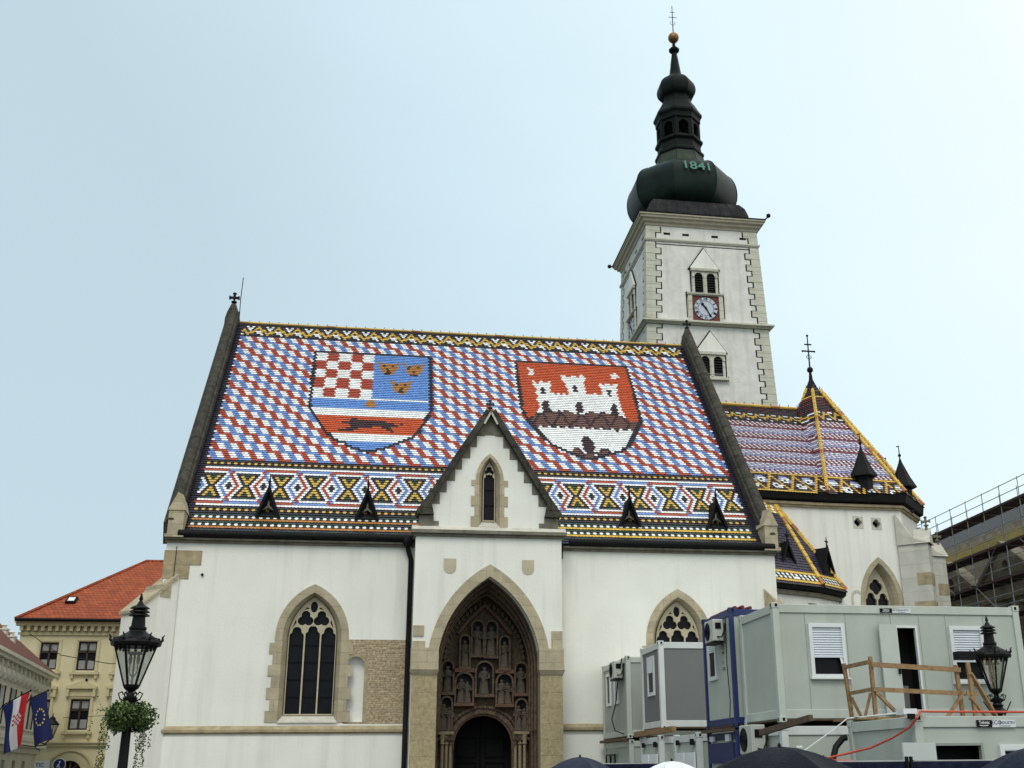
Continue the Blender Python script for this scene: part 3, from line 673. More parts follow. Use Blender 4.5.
# ================================================================== porch
PF = T3(0, 41, 0); PC = 4.13
PO = MB(PF)
outer = [(1.32, 0), (2.22, 0)]+pointed(PC, 1.905, .001, 5.28, 8.62, 16)+[(6.04, 0), (6.86, 0), (6.86, 10.1), (1.32, 10.1)]
PO.poly(outer, 0, .55); PO.box(1.32, 1.7, .55, 1.0, 0, 10.1); PO.box(6.5, 6.86, .55, 1.0, 0, 10.1)
PO.build('porch_wall', plaster, CH)
a = MB(PF); a.ring(pointed(PC, 2.27, 5.28, 5.28, 9.08, 16), pointed(PC, 1.90, 5.28, 5.28, 8.62, 16), -.035, .12)
a.build('portal_arch_band', stone, CH)
for x0, x1 in ((1.33, 2.25), (6.02, 6.85)): a = MB(PF); a.box(x0, x1, -.05, .5, 0, 5.02); a.build('portal_pier', stone_p, CH)
for x0, x1 in ((1.28, 2.28), (5.98, 6.90)):
    a = MB(PF)
    a.add([(x0+.05, -.06, 5.0), (x1-.05, -.06, 5.0), (x1-.05, .4, 5.0), (x0+.05, .4, 5.0), (x0-.03, -.17, 5.2), (x1+.03, -.17, 5.2), (x1+.03, .4, 5.2), (x0-.03, .4, 5.2)], [(3, 2, 1, 0), (4, 5, 6, 7), (0, 1, 5, 4), (1, 2, 6, 5), (2, 3, 7, 6), (3, 0, 4, 7)])
    a.box(x0, x1, -.09, .4, 5.2, 5.98)
    if x0 < 2: a.box(1.33, 1.78, -.045, .4, 5.98, 6.22); a.box(1.33, 1.72, -.046, .4, 6.40, 6.78)
    else: a.box(6.45, 6.86, -.045, .4, 5.98, 6.62)
    a.build('impost_block', stone, CH)
# small stone shields
for cx in (2.62, 5.57):
    s_ = MB(PF); s_.poly([(cx-.23, 9.27)]+[(cx-.23*math.cos(PI*i/8), 8.93-.22*math.sin(PI*i/8)) for i in range(9)]+[(cx+.23, 9.27)], -.02, .02); s_.build('stone_shield', mat('shield_stone', (.52, .45, .32), .85, .1, 3), CH)
# porch cornice
c = MB(PF); c.box(1.22, 6.96, -.10, 1.0, 10.10, 10.20); c.box(1.14, 7.04, -.20, 1.0, 10.202, 10.33); c.build('porch_cornice', stone_m, CH)
c = MB(PF); c.add([(1.16, -.18, 10.331), (7.02, -.18, 10.331), (7.02, .0, 10.50), (1.16, .0, 10.50), (7.02, .9, 10.50), (1.16, .9, 10.50), (7.02, .9, 10.331), (1.16, .9, 10.331)], [(0, 1, 2, 3), (3, 2, 4, 5), (5, 4, 6, 7), (0, 7, 6, 1), (1, 6, 4, 2), (0, 3, 5, 7)]); c.build('cornice_top', stone_l, CH)
# gable with stepped quoins and lancet
PG = 4.08; gx = lambda z: 2.58*(15.05-z)/(15.05-10.86)
gw = MB(PF)
lh = gothic_window(CH, T3(0, 41.05, 0), 4.08, 10.52, 12.35, 13.42, .54, 1, .235, 'lancet_window', True, .34, .13)
gw.poly([(PG-2.62, 10.5), (PG+2.62, 10.5), (PG+2.60, 10.90), (PG, 15.12), (PG-2.60, 10.90)], .05, .45, [inset(lh, .03, 4.08)])
gw.build('porch_gable_wall', plaster, CH)
st = MB(PF); z = 10.90; i = 0
while z < 14.3:
    h = .46; wq = .06+.03*(i % 2)
    for s_ in (-1, 1):
        xo = PG+s_*gx(z); xi = PG+s_*max(0, gx(z+h)-wq); xm = PG+s_*gx(z+h)
        P_ = [(xo, z), (xm, z+h), (xi, z+h), (xi, z)]
        st.poly(P_ if s_ > 0 else P_[::-1], .045-.0007*i, .2)
    z += h; i += 1
st.poly([(PG-gx(14.17), 14.17), (PG+gx(14.17), 14.17), (PG, 15.05)], .030, .2)
st.build('gable_quoins', stone_m, CH)
b_ = MB(PF)
for s_ in (-1, 1):
    b_ = MB(PF)
    x0, x1 = sorted((PG+s_*2.66, PG+s_*2.12)); b_.box(x0, x1, -.02, .7, 10.502, 10.90)
    x0, x1 = sorted((PG+s_*2.12, PG+s_*1.92)); b_.box(x0, x1, .02, .3, 10.503, 10.70)
    b_.build('gable_foot_block', stone_m, CH)
for s_ in (-1, 1):
    cp = MB(PF); n = 9
    for k in range(n):
        t0, t1 = k/n, (k+1)/n*.998
        def pt(t, off): return (PG+s_*(2.58*(1-t)+off*.86), 10.90+4.18*t+off*.5)
        P_ = [pt(t0, -.03), pt(t0, .21), pt(t1, .21), pt(t1, -.03)]
        cp.poly(P_ if s_ < 0 else P_[::-1], -.20+.006*(k % 2), .75)
    cp.poly([(PG+s_*2.12, 10.92), (PG+s_*2.72, 10.92), (PG+s_*2.80, 11.02), (PG+s_*2.30, 11.75)][::1 if s_ > 0 else -1], -.19, .75)
    cp.build('porch_coping', stone_d, CH)
cp = MB(PF)
for s_ in (-1, 1): cp.bar((PG+s_*.0, -.225, 15.05), (PG+s_*.26, -.225, 14.55), .07, .04, (0, 1, 0))
cp.build('gable_crest', stone_l, CH)
cross_finial(T3(PG, 41.2, 15.18), CH, stone_d, .45, 'porch_cross')
pr = MB(); ybk = 46.4
for s_ in (-1, 1):
    pr.add([(PG+s_*2.55, 41.4, 10.85), (PG, 41.4, 15.0), (PG, ybk, 15.0), (PG+s_*2.55, 42.9, 10.85)], [(0, 1, 2, 3) if s_ < 0 else (3, 2, 1, 0)])
pr.build('porch_roof', lead, CH)

# portal recess: stepped jambs and vault between Y=41 and Y=43.2
J = [pointed(PC, hw, 0, zs, za, 14) for hw, zs, za in ((1.90, 5.28, 8.62), (1.86, 5.28, 8.55), (1.86, 5.28, 8.52), (1.80, 5.28, 8.42), (1.80, 5.28, 8.36), (1.735, 5.28, 8.26), (1.72, 5.28, 8.12))]
ys = (.55, .62, .85, .90, 1.2, 1.28, 2.0)
j_ = MB(PF); f = lambda P, y: [(p[0], y, p[1]) for p in P]
for i in range(len(J)-1): j_.loft(f(J[i], ys[i]), f(J[i+1], ys[i+1]))
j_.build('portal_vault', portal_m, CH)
ribs = MB(PF)
for hw, za, y in ((1.84, 8.50, .74), (1.77, 8.34, 1.05), (1.72, 8.18, 1.42)):
    P = pointed(PC, hw-.02, 3.1, 5.28, za, 14); ribs.tube([(p[0], y, p[1]) for p in P], .055, 6)
ribs.build('archivolt_rib', portal_m, CH)
# back wall with round-arched door
DH = rounded(4.13, 1.10, 0.0011, 2.60, 16)
bw = MB(T3(0, 43, 0)); bo = [(2.30, 0)]+[(3.02, 0)]+DH+[(5.24, 0), (5.95, 0), (5.95, 8.6), (2.30, 8.6)]
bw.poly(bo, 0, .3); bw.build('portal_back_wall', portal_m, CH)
dr = MB(T3(0, 43, 0)); dr.poly(rounded(4.13, 1.12, 0, 2.6, 16), 1.0, 1.06)
for a_, b_ in ((3.0, 3.03), (5.23, 5.26)): dr.box(a_, b_, .3, 1.0, 0, 3.8)
dr.box(3.0, 5.26, .3, 1.0, 3.78, 3.82); dr.build('portal_dark_doorway', black_fill, CH)  # door sheet and enclosing walls blackened to paint in the vestibule's shade
dr = MB(T3(0, 43, 0)); dr.box(4.10, 4.16, .93, 1.0, .05, 3.60)
for s_ in (-1, 1):
    for zz in (.4, 1.3, 2.2): dr.strip([(4.13+s_*.18, zz), (4.13+s_*.9, zz), (4.13+s_*.9, zz+.7), (4.13+s_*.18, zz+.7)], .05, .96, .995, True)
dr.build('door_leaf_panels', mat('door_panel', (.007, .007, .007), .7, .2, spec=.05), CH)
for k, (rr, yy, mm_) in enumerate(((1.22, -.10, portal_m), (1.14, -.03, portal_r))):
    r_ = MB(T3(0, 43, 0)); r_.ring(rounded(4.13, rr+.10, 2.45, 2.60, 18), rounded(4.13, rr-.06, 2.45, 2.60, 18), yy, .02); r_.build('door_arch_moulding', mm_, CH)
cl = MB(T3(0, 43, 0))
for s_ in (-1, 1):
    for off, yy in ((1.22, -.12), (1.38, -.22), (1.54, -.32)):
        x = 4.13+s_*off; cl.lathe([(.09, 0), (.09, .3), (.06, .34), (.06, 2.62), (.10, 2.66), (.075, 2.72), (.11, 2.92), (.12, 3.0)], (x, yy), 10)
    x0, x1 = sorted((4.13+s_*1.12, 4.13+s_*1.76)); cl.box(x0, x1, -.42, 0, 3.0, 3.10)
cl.build('portal_column', mat('column_stone', (.30, .235, .15), .85, .15, 6, .3, 20, spec=.1), CH, smooth=True)
# niches with statues
NI = [(3.64, 4.07, 5.94, 7.19), (4.17, 4.60, 5.90, 7.19), (3.20, 3.55, 5.48, 6.64), (4.73, 5.08, 5.45, 6.61), (3.82, 4.45, 4.47, 5.65), (3.05, 3.70, 4.15, 5.24), (4.61, 5.21, 4.11, 5.21),
      (2.53, 2.95, 4.55, 5.67), (5.32, 5.76, 4.51, 5.62), (2.53, 2.92, 3.14, 4.35), (5.35, 5.76, 3.13, 4.27)]
def robed(cx, z0, h, y, lean, arm):
    """one continuous carved figure: robe, shoulders, neck, head, folded arms"""
    q = MB(); w_ = h*.15
    prof = [(w_*1.25, 0), (w_*1.15, .08), (w_*1.0, .3), (w_*.92, .5), (w_*.80, .62), (w_*1.15, .76), (w_*1.2, .80), (w_*.75, .845), (w_*.34, .86), (w_*.36, .875), (w_*.52, .92), (w_*.50, .965), (w_*.2, 1.0)]
    n = 12; vs = []
    for r, t in prof:
        for j in range(n):
            a = 2*PI*j/n; fold = 1+.10*math.sin(5*a+arm)*(1 if t < .6 else .2)
            vs.append((cx+lean*t*h+r*fold*math.cos(a), 43+y+r*fold*math.sin(a)*.8, z0+t*h))
    q.add(vs, [(i*n+j, i*n+(j+1) % n, (i+1)*n+(j+1) % n, (i+1)*n+j) for i in range(len(prof)-1) for j in range(n)]+[tuple(range(n)), tuple((len(prof)-1)*n+j for j in range(n))])
    for s_ in (-1, 1):
        q.tube([(cx+s_*w_*1.0+lean*h*.75, 43+y, z0+h*.76), (cx+s_*w_*1.25+lean*h*.6, 43+y-w_*.5, z0+h*.60), (cx+s_*w_*(.2 if arm > 0 or s_ > 0 else .9), 43+y-w_*1.15, z0+h*(.62 if s_*arm > 0 else .55))], [w_*.30, w_*.27, w_*.2], 6)
    return q
for i, (x0, x1, z0, z1) in enumerate(NI):
    cx, hw = (x0+x1)/2, (x1-x0)/2
    q = MB(T3(0, 43, 0)); zs = z1-hw
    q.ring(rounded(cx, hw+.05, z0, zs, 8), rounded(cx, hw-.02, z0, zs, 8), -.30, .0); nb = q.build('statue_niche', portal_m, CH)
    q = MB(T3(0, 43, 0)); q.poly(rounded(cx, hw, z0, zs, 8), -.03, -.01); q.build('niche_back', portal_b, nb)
    q = MB(T3(0, 43, 0)); q.box(cx-hw-.06, cx+hw+.06, -.33, 0, z0-.13, z0-.01); q.build('niche_ledge', portal_r if i in (2, 3, 5, 6, 7, 8) else portal_m, nb)
    if i in (5, 6, 9, 10):
        robed(cx-.12, z0, (z1-z0)*.80, -.17, .02, 1).build('statue', portal_s, CH, smooth=True); robed(cx+.14, z0, (z1-z0)*.70, -.18, -.03, -1).build('statue', portal_s, CH, smooth=True)
    else: robed(cx, z0, (z1-z0)*.84, -.17, 0, 1 if i % 2 else -1).build('statue', portal_s, CH, smooth=True)
q = MB(T3(0, 43, 0))
q.strip([(3.1, 6.7), (3.55, 7.25), (4.12, 7.80), (4.69, 7.25), (5.14, 6.7)], .10, -.25, .0)
q.box(2.95, 3.75, -.30, 0, 5.26, 5.40); q.box(4.55, 5.28, -.30, 0, 5.22, 5.36)
q.build('portal_gablet', portal_r, CH)
q = MB(T3(0, 43, 0))
rnd = random.Random(3)
for i in range(46):
    a = PI*(.03+.94*i/45); q.ball((4.13+1.42*math.cos(a), -.10, 2.62+1.36*math.sin(a)), rnd.uniform(.05, .085), 6)
for s_ in (-1, 1):
    P = pointed(PC, 1.50, 3.1, 5.3, 7.85, 10)
for i, p in enumerate(pointed(PC, 1.52, 5.6, 5.6, 7.9, 14)): q.ball((p[0], -.12, p[1]), .085, 6, 1.4)
for s_ in (-1, 1):
    for k in range(9): q.ball((4.13+s_*(1.14+.075*k), -.30, 2.80+.04*(k % 2)), .065, 6)
q.build('carved_foliage', portal_m, CH)

# downpipe beside the porch
d = MB(); d.tube([(1.02, 41.72, 10.05), (1.06, 41.72, 9.75), (1.19, 41.86, 9.35), (1.19, 41.86, 3.6), (1.185, 41.70, 3.3), (1.18, 41.70, 0)], .095, 8); d.ball((1.04, 41.7, 10.0), .2, 8)
d.build('downpipe', black_m, CH, smooth=True)
d = MB(); d.tube([(6.98, 41.75, 10.1), (6.98, 41.85, 9.5)], .07, 8); d.build('gutter_spout', black_m, CH, smooth=True)
# diagonal corner buttress, left
BL = Matrix.Translation((-7.75, 42.05, 0)) @ Matrix.Rotation(R(225), 4, 'Z')
b = MB(BL); Lb = 1.28; hb = .46
b.add([(-.3, -hb, 0), (Lb, -hb, 0), (Lb, hb, 0), (-.3, hb, 0), (-.3, -hb, 8.55), (Lb, -hb, 7.15), (Lb, hb, 7.15), (-.3, hb, 8.55)], [(3, 2, 1, 0), (4, 5, 6, 7), (0, 1, 5, 4), (1, 2, 6, 5), (2, 3, 7, 6), (3, 0, 4, 7)])
b.build('corner_buttress', plaster, CH)
b = MB(BL); b.add([(-.25, -hb-.04, 8.45), (Lb+.08, -hb-.04, 7.10), (Lb+.08, hb+.04, 7.10), (-.25, hb+.04, 8.45), (-.25, -hb-.04, 8.66), (Lb+.08, -hb-.04, 7.20), (Lb+.08, hb+.04, 7.20), (-.25, hb+.04, 8.66)], [(3, 2, 1, 0), (4, 5, 6, 7), (0, 1, 5, 4), (1, 2, 6, 5), (2, 3, 7, 6), (3, 0, 4, 7)])
b.box(.0, .42, -hb-.02, hb+.02, 7.75, 8.2)
b.build('buttress_cap', stone, CH)
BR = Matrix.Translation((15.70, 42.05, 0)) @ Matrix.Rotation(R(-45), 4, 'Z')
b = MB(BR); b.add([(-.3, -.42, 0), (1.2, -.42, 0), (1.2, .42, 0), (-.3, .42, 0), (-.3, -.42, 8.5), (1.2, -.42, 6.6), (1.2, .42, 6.6), (-.3, .42, 8.5)], [(3, 2, 1, 0), (4, 5, 6, 7), (0, 1, 5, 4), (1, 2, 6, 5), (2, 3, 7, 6), (3, 0, 4, 7)])
b.build('corner_buttress', stone_b, CH)
lw_ = MB(); lw_.tube([(-7.42, 41.96, 9.7), (-7.44, 41.90, 6), (-7.46, 41.80, 3.2), (-7.47, 41.86, 0)], .011, 4); lw_.build('lightning_wire', iron, CH)
sm = MB(); sm.tube([(-6.42, 41.99, 8.66), (-6.42, 41.93, 8.66)], .05, 8); sm.build('wall_vent', black_fill, CH)

# ================================================================== tower
TC = (19.78, 65.45)
half = lambda z: 3.93+(28.2-z)*.034
t = MB(); t.lathe([(half(z)*math.sqrt(2), z) for z in (0, 12, 20, 24, 28.2, 32, 35.3)], TC, 4, PI/4); t.build('tower_wall', plaster_r, CH)
def sqring(z0, z1, o0, o1, name, mt, parent=CH, prof=None):
    r = MB(); pr = prof or [(o0, z0), (o1, z1)]
    pr = [(half(z)*0+o, z) for o, z in pr]
    r.lathe([(o*math.sqrt(2), z) for o, z in pr], TC, 4, PI/4); return r.build(name, mt, parent)
sqring(0, 0, 0, 0, 'tower_string_course', stone_q, prof=[(3.9, 28.02), (4.02, 28.05), (4.10, 28.14), (4.28, 28.18), (4.28, 28.28), (4.05, 28.33), (3.9, 28.45)])
sqring(0, 0, 0, 0, 'tower_string_course', stone_q, prof=[(3.7, 33.85), (3.80, 33.88), (3.86, 33.98), (3.86, 34.06), (3.7, 34.10)])
sqring(0, 0, 0, 0, 'tower_cornice', mat('cornice_stone', (.50, .455, .34), .85, .12, 2.5, .1, stain=.2), prof=[(3.65, 35.0), (3.76, 35.03), (3.80, 35.16), (3.94, 35.24), (3.98, 35.38), (4.12, 35.44), (4.15, 35.58), (4.22, 35.60), (4.22, 35.72), (3.5, 35.74)])
sqring(0, 0, 0, 0, 'cornice_flashing', lead, prof=[(4.25, 35.70), (4.28, 35.76), (3.9, 35.88), (3.3, 36.0)])
# faces: front (rotation 0) and left (rotation -90 deg)
def face(rot, clock=True):
    FMx = Matrix.Translation((TC[0], TC[1], 0)) @ Matrix.Rotation(rot, 4, 'Z')
    # quoin stones with a painted black line along their stepped inner edge
    kz = MB(FMx)
    for (za, zb_), side in [(r__, s__) for r__ in ((20.0, 28.0), (28.47, 33.80), (34.12, 34.92)) for s__ in (-1, 1)]:
        q = MB(FMx); z = za; i = 0
        while z < zb_-.1:
            z1 = min(z+.41, zb_); wq = .92 if i % 2 else .58
            hz = (half(z)+half(z1))/2
            for s_ in (side,):
                x0, x1 = sorted((s_*(hz+.035), s_*(hz-wq))); q.box(x0, x1, -hz-.03, -hz+.2, z+.008, z1-.008)
                xa = s_*(hz-wq-.035); kz.box(xa-.045, xa+.045, -hz-.012, -hz+.05, z-.03, z1+.03)
                if i:
                    xb = s_*(hz-(.92 if not i % 2 else .58)-.035); xs_ = sorted((xa, xb)); kz.box(xs_[0], xs_[1], -hz-.013, -hz+.05, z-.045, z+.045)
            z = z1; i += 1
        q.build('tower_quoins', stone_q, CH)
    for zz in (33.70,): kz.box(-half(zz)+.6, half(zz)-.6, -half(zz)-.012, -half(zz)+.05, zz-.03, zz+.03)
    kz.build('painted_outline', black_fill, CH)
    sl = MB(FMx)
    for x in (-2.35, -1.1, .85, 2.75): sl.box(x-.22, x+.22, -half(34.5)-.01, -half(34.5)+.1, 34.40, 34.56)
    sl.build('putlog_slot', black_fill, CH)
    ax = MB(FMx)
    def window(cx, zs, w_, zp, zt, ob, ot, low=False):
        y = -half(zs)
        fr = MB(FMx); 
        ho = [rounded(cx+s_*w_*.42, w_*.29, ob, ot, 8) for s_ in (-1, 1)]
        fr.poly([(cx-w_*.88, ob-.12), (cx+w_*.88, ob-.12), (cx+w_*.88, zp-.02), (cx-w_*.88, zp-.02)], y-.10, y+.1, ho)
        fr.box(cx-w_*.95, cx+w_*.95, y-.20, y, zp-.20, zp-.02)
        fr.box(cx-.06, cx+.06, y-.16, y-.05, ob, ot); 
        for s_ in (-1, 0, 1): fr.box(cx+s_*w_*.80-.08, cx+s_*w_*.80+.08, y-.15, y-.05, ot-.02, ot+.09)
        if low: fr.box(cx-w_*1.05, cx+w_*1.05, y-.26, y, ob-.26, ob-.10)
        o = fr.build('belfry_window', stone_q, CH)
        pe = MB(FMx); pe.poly([(cx-w_, zp), (cx+w_, zp), (cx, zt)], y-.12, y+.1); pe.build('pediment', plaster, o)
        lv = MB(FMx); lv.box(cx-w_*.8, cx+w_*.8, y-.004, y+.05, ob, ot+w_*.4)
        lv.build('opening_dark', black_fill, o)  # black panel painting the shade of openings not cut into the wall
        lv = MB(FMx)
        z = ob+.08
        while z < ot+.2:
            for s_ in (-1, 1): lv.add([(cx+s_*w_*.42-w_*.28, y-.09, z), (cx+s_*w_*.42+w_*.28, y-.09, z), (cx+s_*w_*.42+w_*.28, y-.01, z+.09), (cx+s_*w_*.42-w_*.28, y-.01, z+.09)], [(0, 1, 2, 3)])
            z += .17
        lv.build('louvre', lead, o)
        ol = MB(FMx); ol.strip([(cx-w_*.90-.05, ob-.15), (cx-w_*.90-.05, zp-.04), (cx-w_-.06, zp-.02), (cx, zt+.08), (cx+w_+.06, zp-.02), (cx+w_*.90+.05, zp-.04), (cx+w_*.90+.05, ob-.15)], .07, y-.02, y+.05)
        if low: ol.strip([(cx-w_*.9, ob-.29), (cx+w_*1.08, ob-.29), (cx+w_*1.08, ob+.05)], .06, y-.02, y+.05)
        ol.build('window_outline', black_fill, o)
        return y
    window(-.04, 30.5, .96, 32.05, 33.45, 30.33, 31.46)
    window(.05, 25, .98, 26.28, 27.62, 24.66, 25.70, True)
    y = -half(29.2); cx = -.08
    c = MB(FMx)
    c.poly([(cx-1.14, 28.35), (cx+1.14, 28.35), (cx+1.14, 30.32), (cx-1.14, 30.32)], y-.10, y+.1, [[(cx-.88, 28.42), (cx+.88, 28.42), (cx+.88, 30.14), (cx-.88, 30.14)]])
    c.box(cx-1.2, cx+1.2, y-.18, y, 30.20, 30.30)
    co = c.build('clock', stone_q, CH)
    c = MB(FMx); c.box(cx-.9, cx+.9, y-.03, y+.05, 28.4, 30.18); c.build('clock_panel', redp, co)
    cz = 29.27; Fd = FMx @ T3(cx, y-.05, cz) @ Matrix.Rotation(PI/2, 4, 'X')
    c = MB(Fd); c.lathe([(.80, 0), (.80, .02)], (0, 0), 32); c.build('clock_dial', mat('clock_dial_white', (.50, .54, .62), .6, .05), co)
    k = MB(Fd)
    for r0, r1 in ((.76, .80), (.49, .515)):
        A = [(r1*math.cos(2*PI*i/40), r1*math.sin(2*PI*i/40), .026) for i in range(40)]; B = [(r0*math.cos(2*PI*i/40), r0*math.sin(2*PI*i/40), .026) for i in range(40)]; k.loft(A, B, True)
    for i, s_ in enumerate(('XII', 'I', 'II', 'III', 'IIII', 'V', 'VI', 'VII', 'VIII', 'IX', 'X', 'XI')):
        a = -2*PI*i/12
        Mx = FMx @ T3(cx, y-.078, cz) @ Matrix.Rotation(-a, 4, 'Y') @ T3(0, 0, .635)
        km = MB(); text(km, s_, .27, Mx, space=.8); o_ = len(k.v); k.v += km.v; k.f += [[q_+o_ for q_ in f_] for f_ in km.f]; k.mi += km.mi; k.c += km.c
    k.build('clock_numerals', black_fill, co, flipcheck=False)
    h = MB(FMx)
    for ang, ln, wd in ((R(-38), .46, .10), (R(152), .66, .075)):    # hour hand up-left, minute hand down-right
        dx, dz = math.sin(ang), math.cos(ang)
        h.bar((cx-dx*.12, y-.10, cz-dz*.12), (cx+dx*ln, y-.10, cz+dz*ln), wd, .015, (0, 1, 0))
        h.bar((cx+dx*(ln-.16), y-.104, cz+dz*(ln-.16)), (cx+dx*(ln-.06), y-.104, cz+dz*(ln-.06)), wd*1.9, .014, (0, 1, 0))
    h.tube([(cx, y-.12, cz), (cx, y-.07, cz)], .07, 10)
    h.build('clock_hand', black_fill, co)
    ol = MB(FMx); ol.strip([(cx-1.22, 28.35), (cx-1.22, 30.35), (cx-.95, 30.35)], .06, y-.02, y+.05); ol.strip([(cx+.95, 30.35), (cx+1.22, 30.35), (cx+1.22, 28.35)], .06, y-.02, y+.05); ol.build('clock_outline', black_fill, co)
face(0); face(-PI/2)
# gargoyle knobs on the cornice corners
for sx, sy in ((-1, -1), (1, -1)):
    q = MB(); 
    if sx > 0: q.tube([(TC[0]+4.2, TC[1]-4.2, 35.74), (TC[0]+4.4, TC[1]-4.3, 35.95)], .05, 6); q.ball((TC[0]+4.42, TC[1]-4.3, 36.0), .15, 8)
    else: q.tube([(TC[0]-4.2, TC[1]+4.1, 35.7), (TC[0]-4.42, TC[1]+4.15, 35.72)], .05, 6); q.ball((TC[0]-4.46, TC[1]+4.15, 35.72), .15, 8)
    q.build('cornice_knob', iron, CH)
# spire
SQ = math.sqrt(2)
sk = MB(); sk.lathe([(3.42*SQ, 35.95), (3.38*SQ, 36.4), (3.22*SQ, 36.98), (2.95*SQ, 37.40), (2.55*SQ, 37.6)], TC, 4, PI/4)
for i in range(9):
    d_ = -3.1+i*.775
    pr_ = [(3.425, 35.97), (3.385, 36.4), (3.225, 36.98), (2.955, 37.41)]
    sk.tube([(TC[0]+d_*r_/3.5, TC[1]-r_, z_) for r_, z_ in pr_], .025, 4); sk.tube([(TC[0]-r_, TC[1]+d_*r_/3.5, z_) for r_, z_ in pr_], .025, 4)
SP = sk.build('spire', lead, CH)
TS = (19.64, 65.45)
for i in range(0):
    d_ = -3.1+i*.775
    pr_ = [(3.505, 35.97), (3.465, 36.25), (3.305, 36.75), (3.025, 37.16)]
    sm_.tube([(TC[0]+d_*r_/3.5, TC[1]-r_, z_) for r_, z_ in pr_], .025, 4); sm_.tube([(TC[0]-r_, TC[1]+d_*r_/3.5, z_) for r_, z_ in pr_], .025, 4)
ON = [(2.7, 36.7), (2.95, 36.9), (3.4, 37.1), (3.85, 37.45), (4.12, 37.95), (4.22, 38.5), (4.20, 39.0), (4.08, 39.45), (3.85, 39.85), (3.50, 40.15), (3.0, 40.38), (2.5, 40.60), (2.12, 40.95), (1.88, 41.5), (1.72, 42.1), (1.64, 42.6)]
ON = [(r*(.905 if z < 41 else .97), z+.46 if z < 40.5 else (z+.25 if z < 41.2 else z)) for r, z in ON]
# refine the profile so the bulge reads as a smooth curve
def smooth_prof(P_, k=4):
    out = []
    for i in range(len(P_)-1):
        p0, p1, p2, p3 = P_[max(i-1, 0)], P_[i], P_[i+1], P_[min(i+2, len(P_)-1)]
        for j in range(k):
            t_ = j/k; out.append(tuple(.5*(2*b_+(c_-a_)*t_+(2*a_-5*b_+4*c_-d_)*t_*t_+(3*b_-a_-3*c_+d_)*t_**3) for a_, b_, c_, d_ in zip(p0, p1, p2, p3)))
    return out+[P_[-1]]
o8 = MB(); o8.lathe(smooth_prof(ON, 7), TS, 8, PI/8); od = o8.build('onion_dome', copper, SP, smooth=True)
g8 = MB(); g8.lathe([(r+.015, z) for r, z in ON[-5:]], TS, 8, PI/8, cap=False); g8.build('green_neck', copper_g, SP)
hp = MB()
for k in range(8):
    a_ = PI/8+k*PI/4; hp.tube([(TS[0]+r*math.cos(a_), TS[1]+r*math.sin(a_), z) for r, z in smooth_prof(ON, 3)], .035, 5)
hp.build('hip_seam', copper, SP)
nz = 39.74
for i_, (ch, x, z_) in enumerate((('1', -.80, 0), ('8', -.29, -.02), ('4', .24, -.03), ('1', .72, -.05))):
    Mx = Matrix.Translation((TS[0]+.16+x*1.04, TS[1]-3.62, nz+z_)) @ Matrix.Rotation(-R(20), 4, 'X')
    q = MB(); text(q, ch, 1.08, Mx, .02); q.build('numeral', verd, SP)
ln = MB(); LN = [(1.62, 42.2), (1.74, 42.34), (1.74, 42.5), (1.56, 42.6), (1.52, 43.2), (1.70, 43.34), (1.70, 43.5), (1.45, 43.6)]
ln.lathe(LN, TS, 8, PI/8)
ln.lathe([(1.45, 44.92), (1.60, 45.0), (1.60, 45.15), (1.62, 45.32), (1.74, 45.5), (1.74, 45.66), (1.48, 46.1), (1.28, 46.5), (1.05, 46.85), (.98, 47.05)], TS, 8, PI/8)
LA = ln.build('lantern', copper_k, SP)
ap = 1.37
for k in range(8):
    Mk = Matrix.Translation((TS[0], TS[1], 0)) @ Matrix.Rotation(2*PI*k/8, 4, 'Z')
    q = MB(Mk); hw = ap*math.tan(PI/8); q.poly([(-hw, 43.5), (hw, 43.5), (hw, 45.0), (-hw, 45.0)], -ap, -ap+.14, [rounded(0, .36, 43.66, 44.38, 10)])
    q.ring(rounded(0, .42, 43.66, 44.38, 10), rounded(0, .35, 43.66, 44.38, 10), -ap-.05, -ap); q.box(-hw-.02, -hw+.1, -ap-.06, -ap+.05, 43.55, 44.98)
    q.build('lantern_arch', copper_k, LA)
q = MB(); q.lathe([(.3, 43.5), (.3, 45.0)], TS, 8); q.build('lantern_core', lead, LA)
u8 = MB(); u8.lathe(smooth_prof([(.98, 46.95), (.98, 47.1), (1.02, 47.2), (1.26, 47.38), (1.38, 47.65), (1.40, 48.0), (1.28, 48.4), (1.0, 48.75), (.72, 48.98), (.50, 49.2), (.40, 49.55), (.28, 50.5), (.17, 51.25)], 3), TS, 8, PI/8)
u8.build('upper_onion', copper_k, SP, smooth=True)
q = MB(); q.lathe([(.17, 51.2), (.36, 51.32), (.40, 51.45), (.28, 51.6), (.13, 51.68), (.11, 52.2)], TS, 10); q.build('spike_knob', copper_k, SP)
q = MB(); q.ball((TS[0], TS[1], 52.5), .40, 14); q.build('gilt_ball', gold, SP, smooth=True)
TC0 = TC; TC = TS
q = MB(); q.tube([(TC[0], TC[1], 52.8), (TC[0], TC[1], 55.3)], [.04, .025], 6)
for z, w_ in ((54.3, .30), (54.75, .18)): q.tube([(TC[0]-w_, TC[1], z), (TC[0]+w_, TC[1], z)], .022, 5)
for s_ in (-1, 1):
    q.tube([(TC[0]+s_*.05, TC[1], 53.6), (TC[0]+s_*.2, TC[1], 53.8), (TC[0]+s_*.12, TC[1], 53.95)], .016, 4)
q.build('spire_cross', iron, SP)

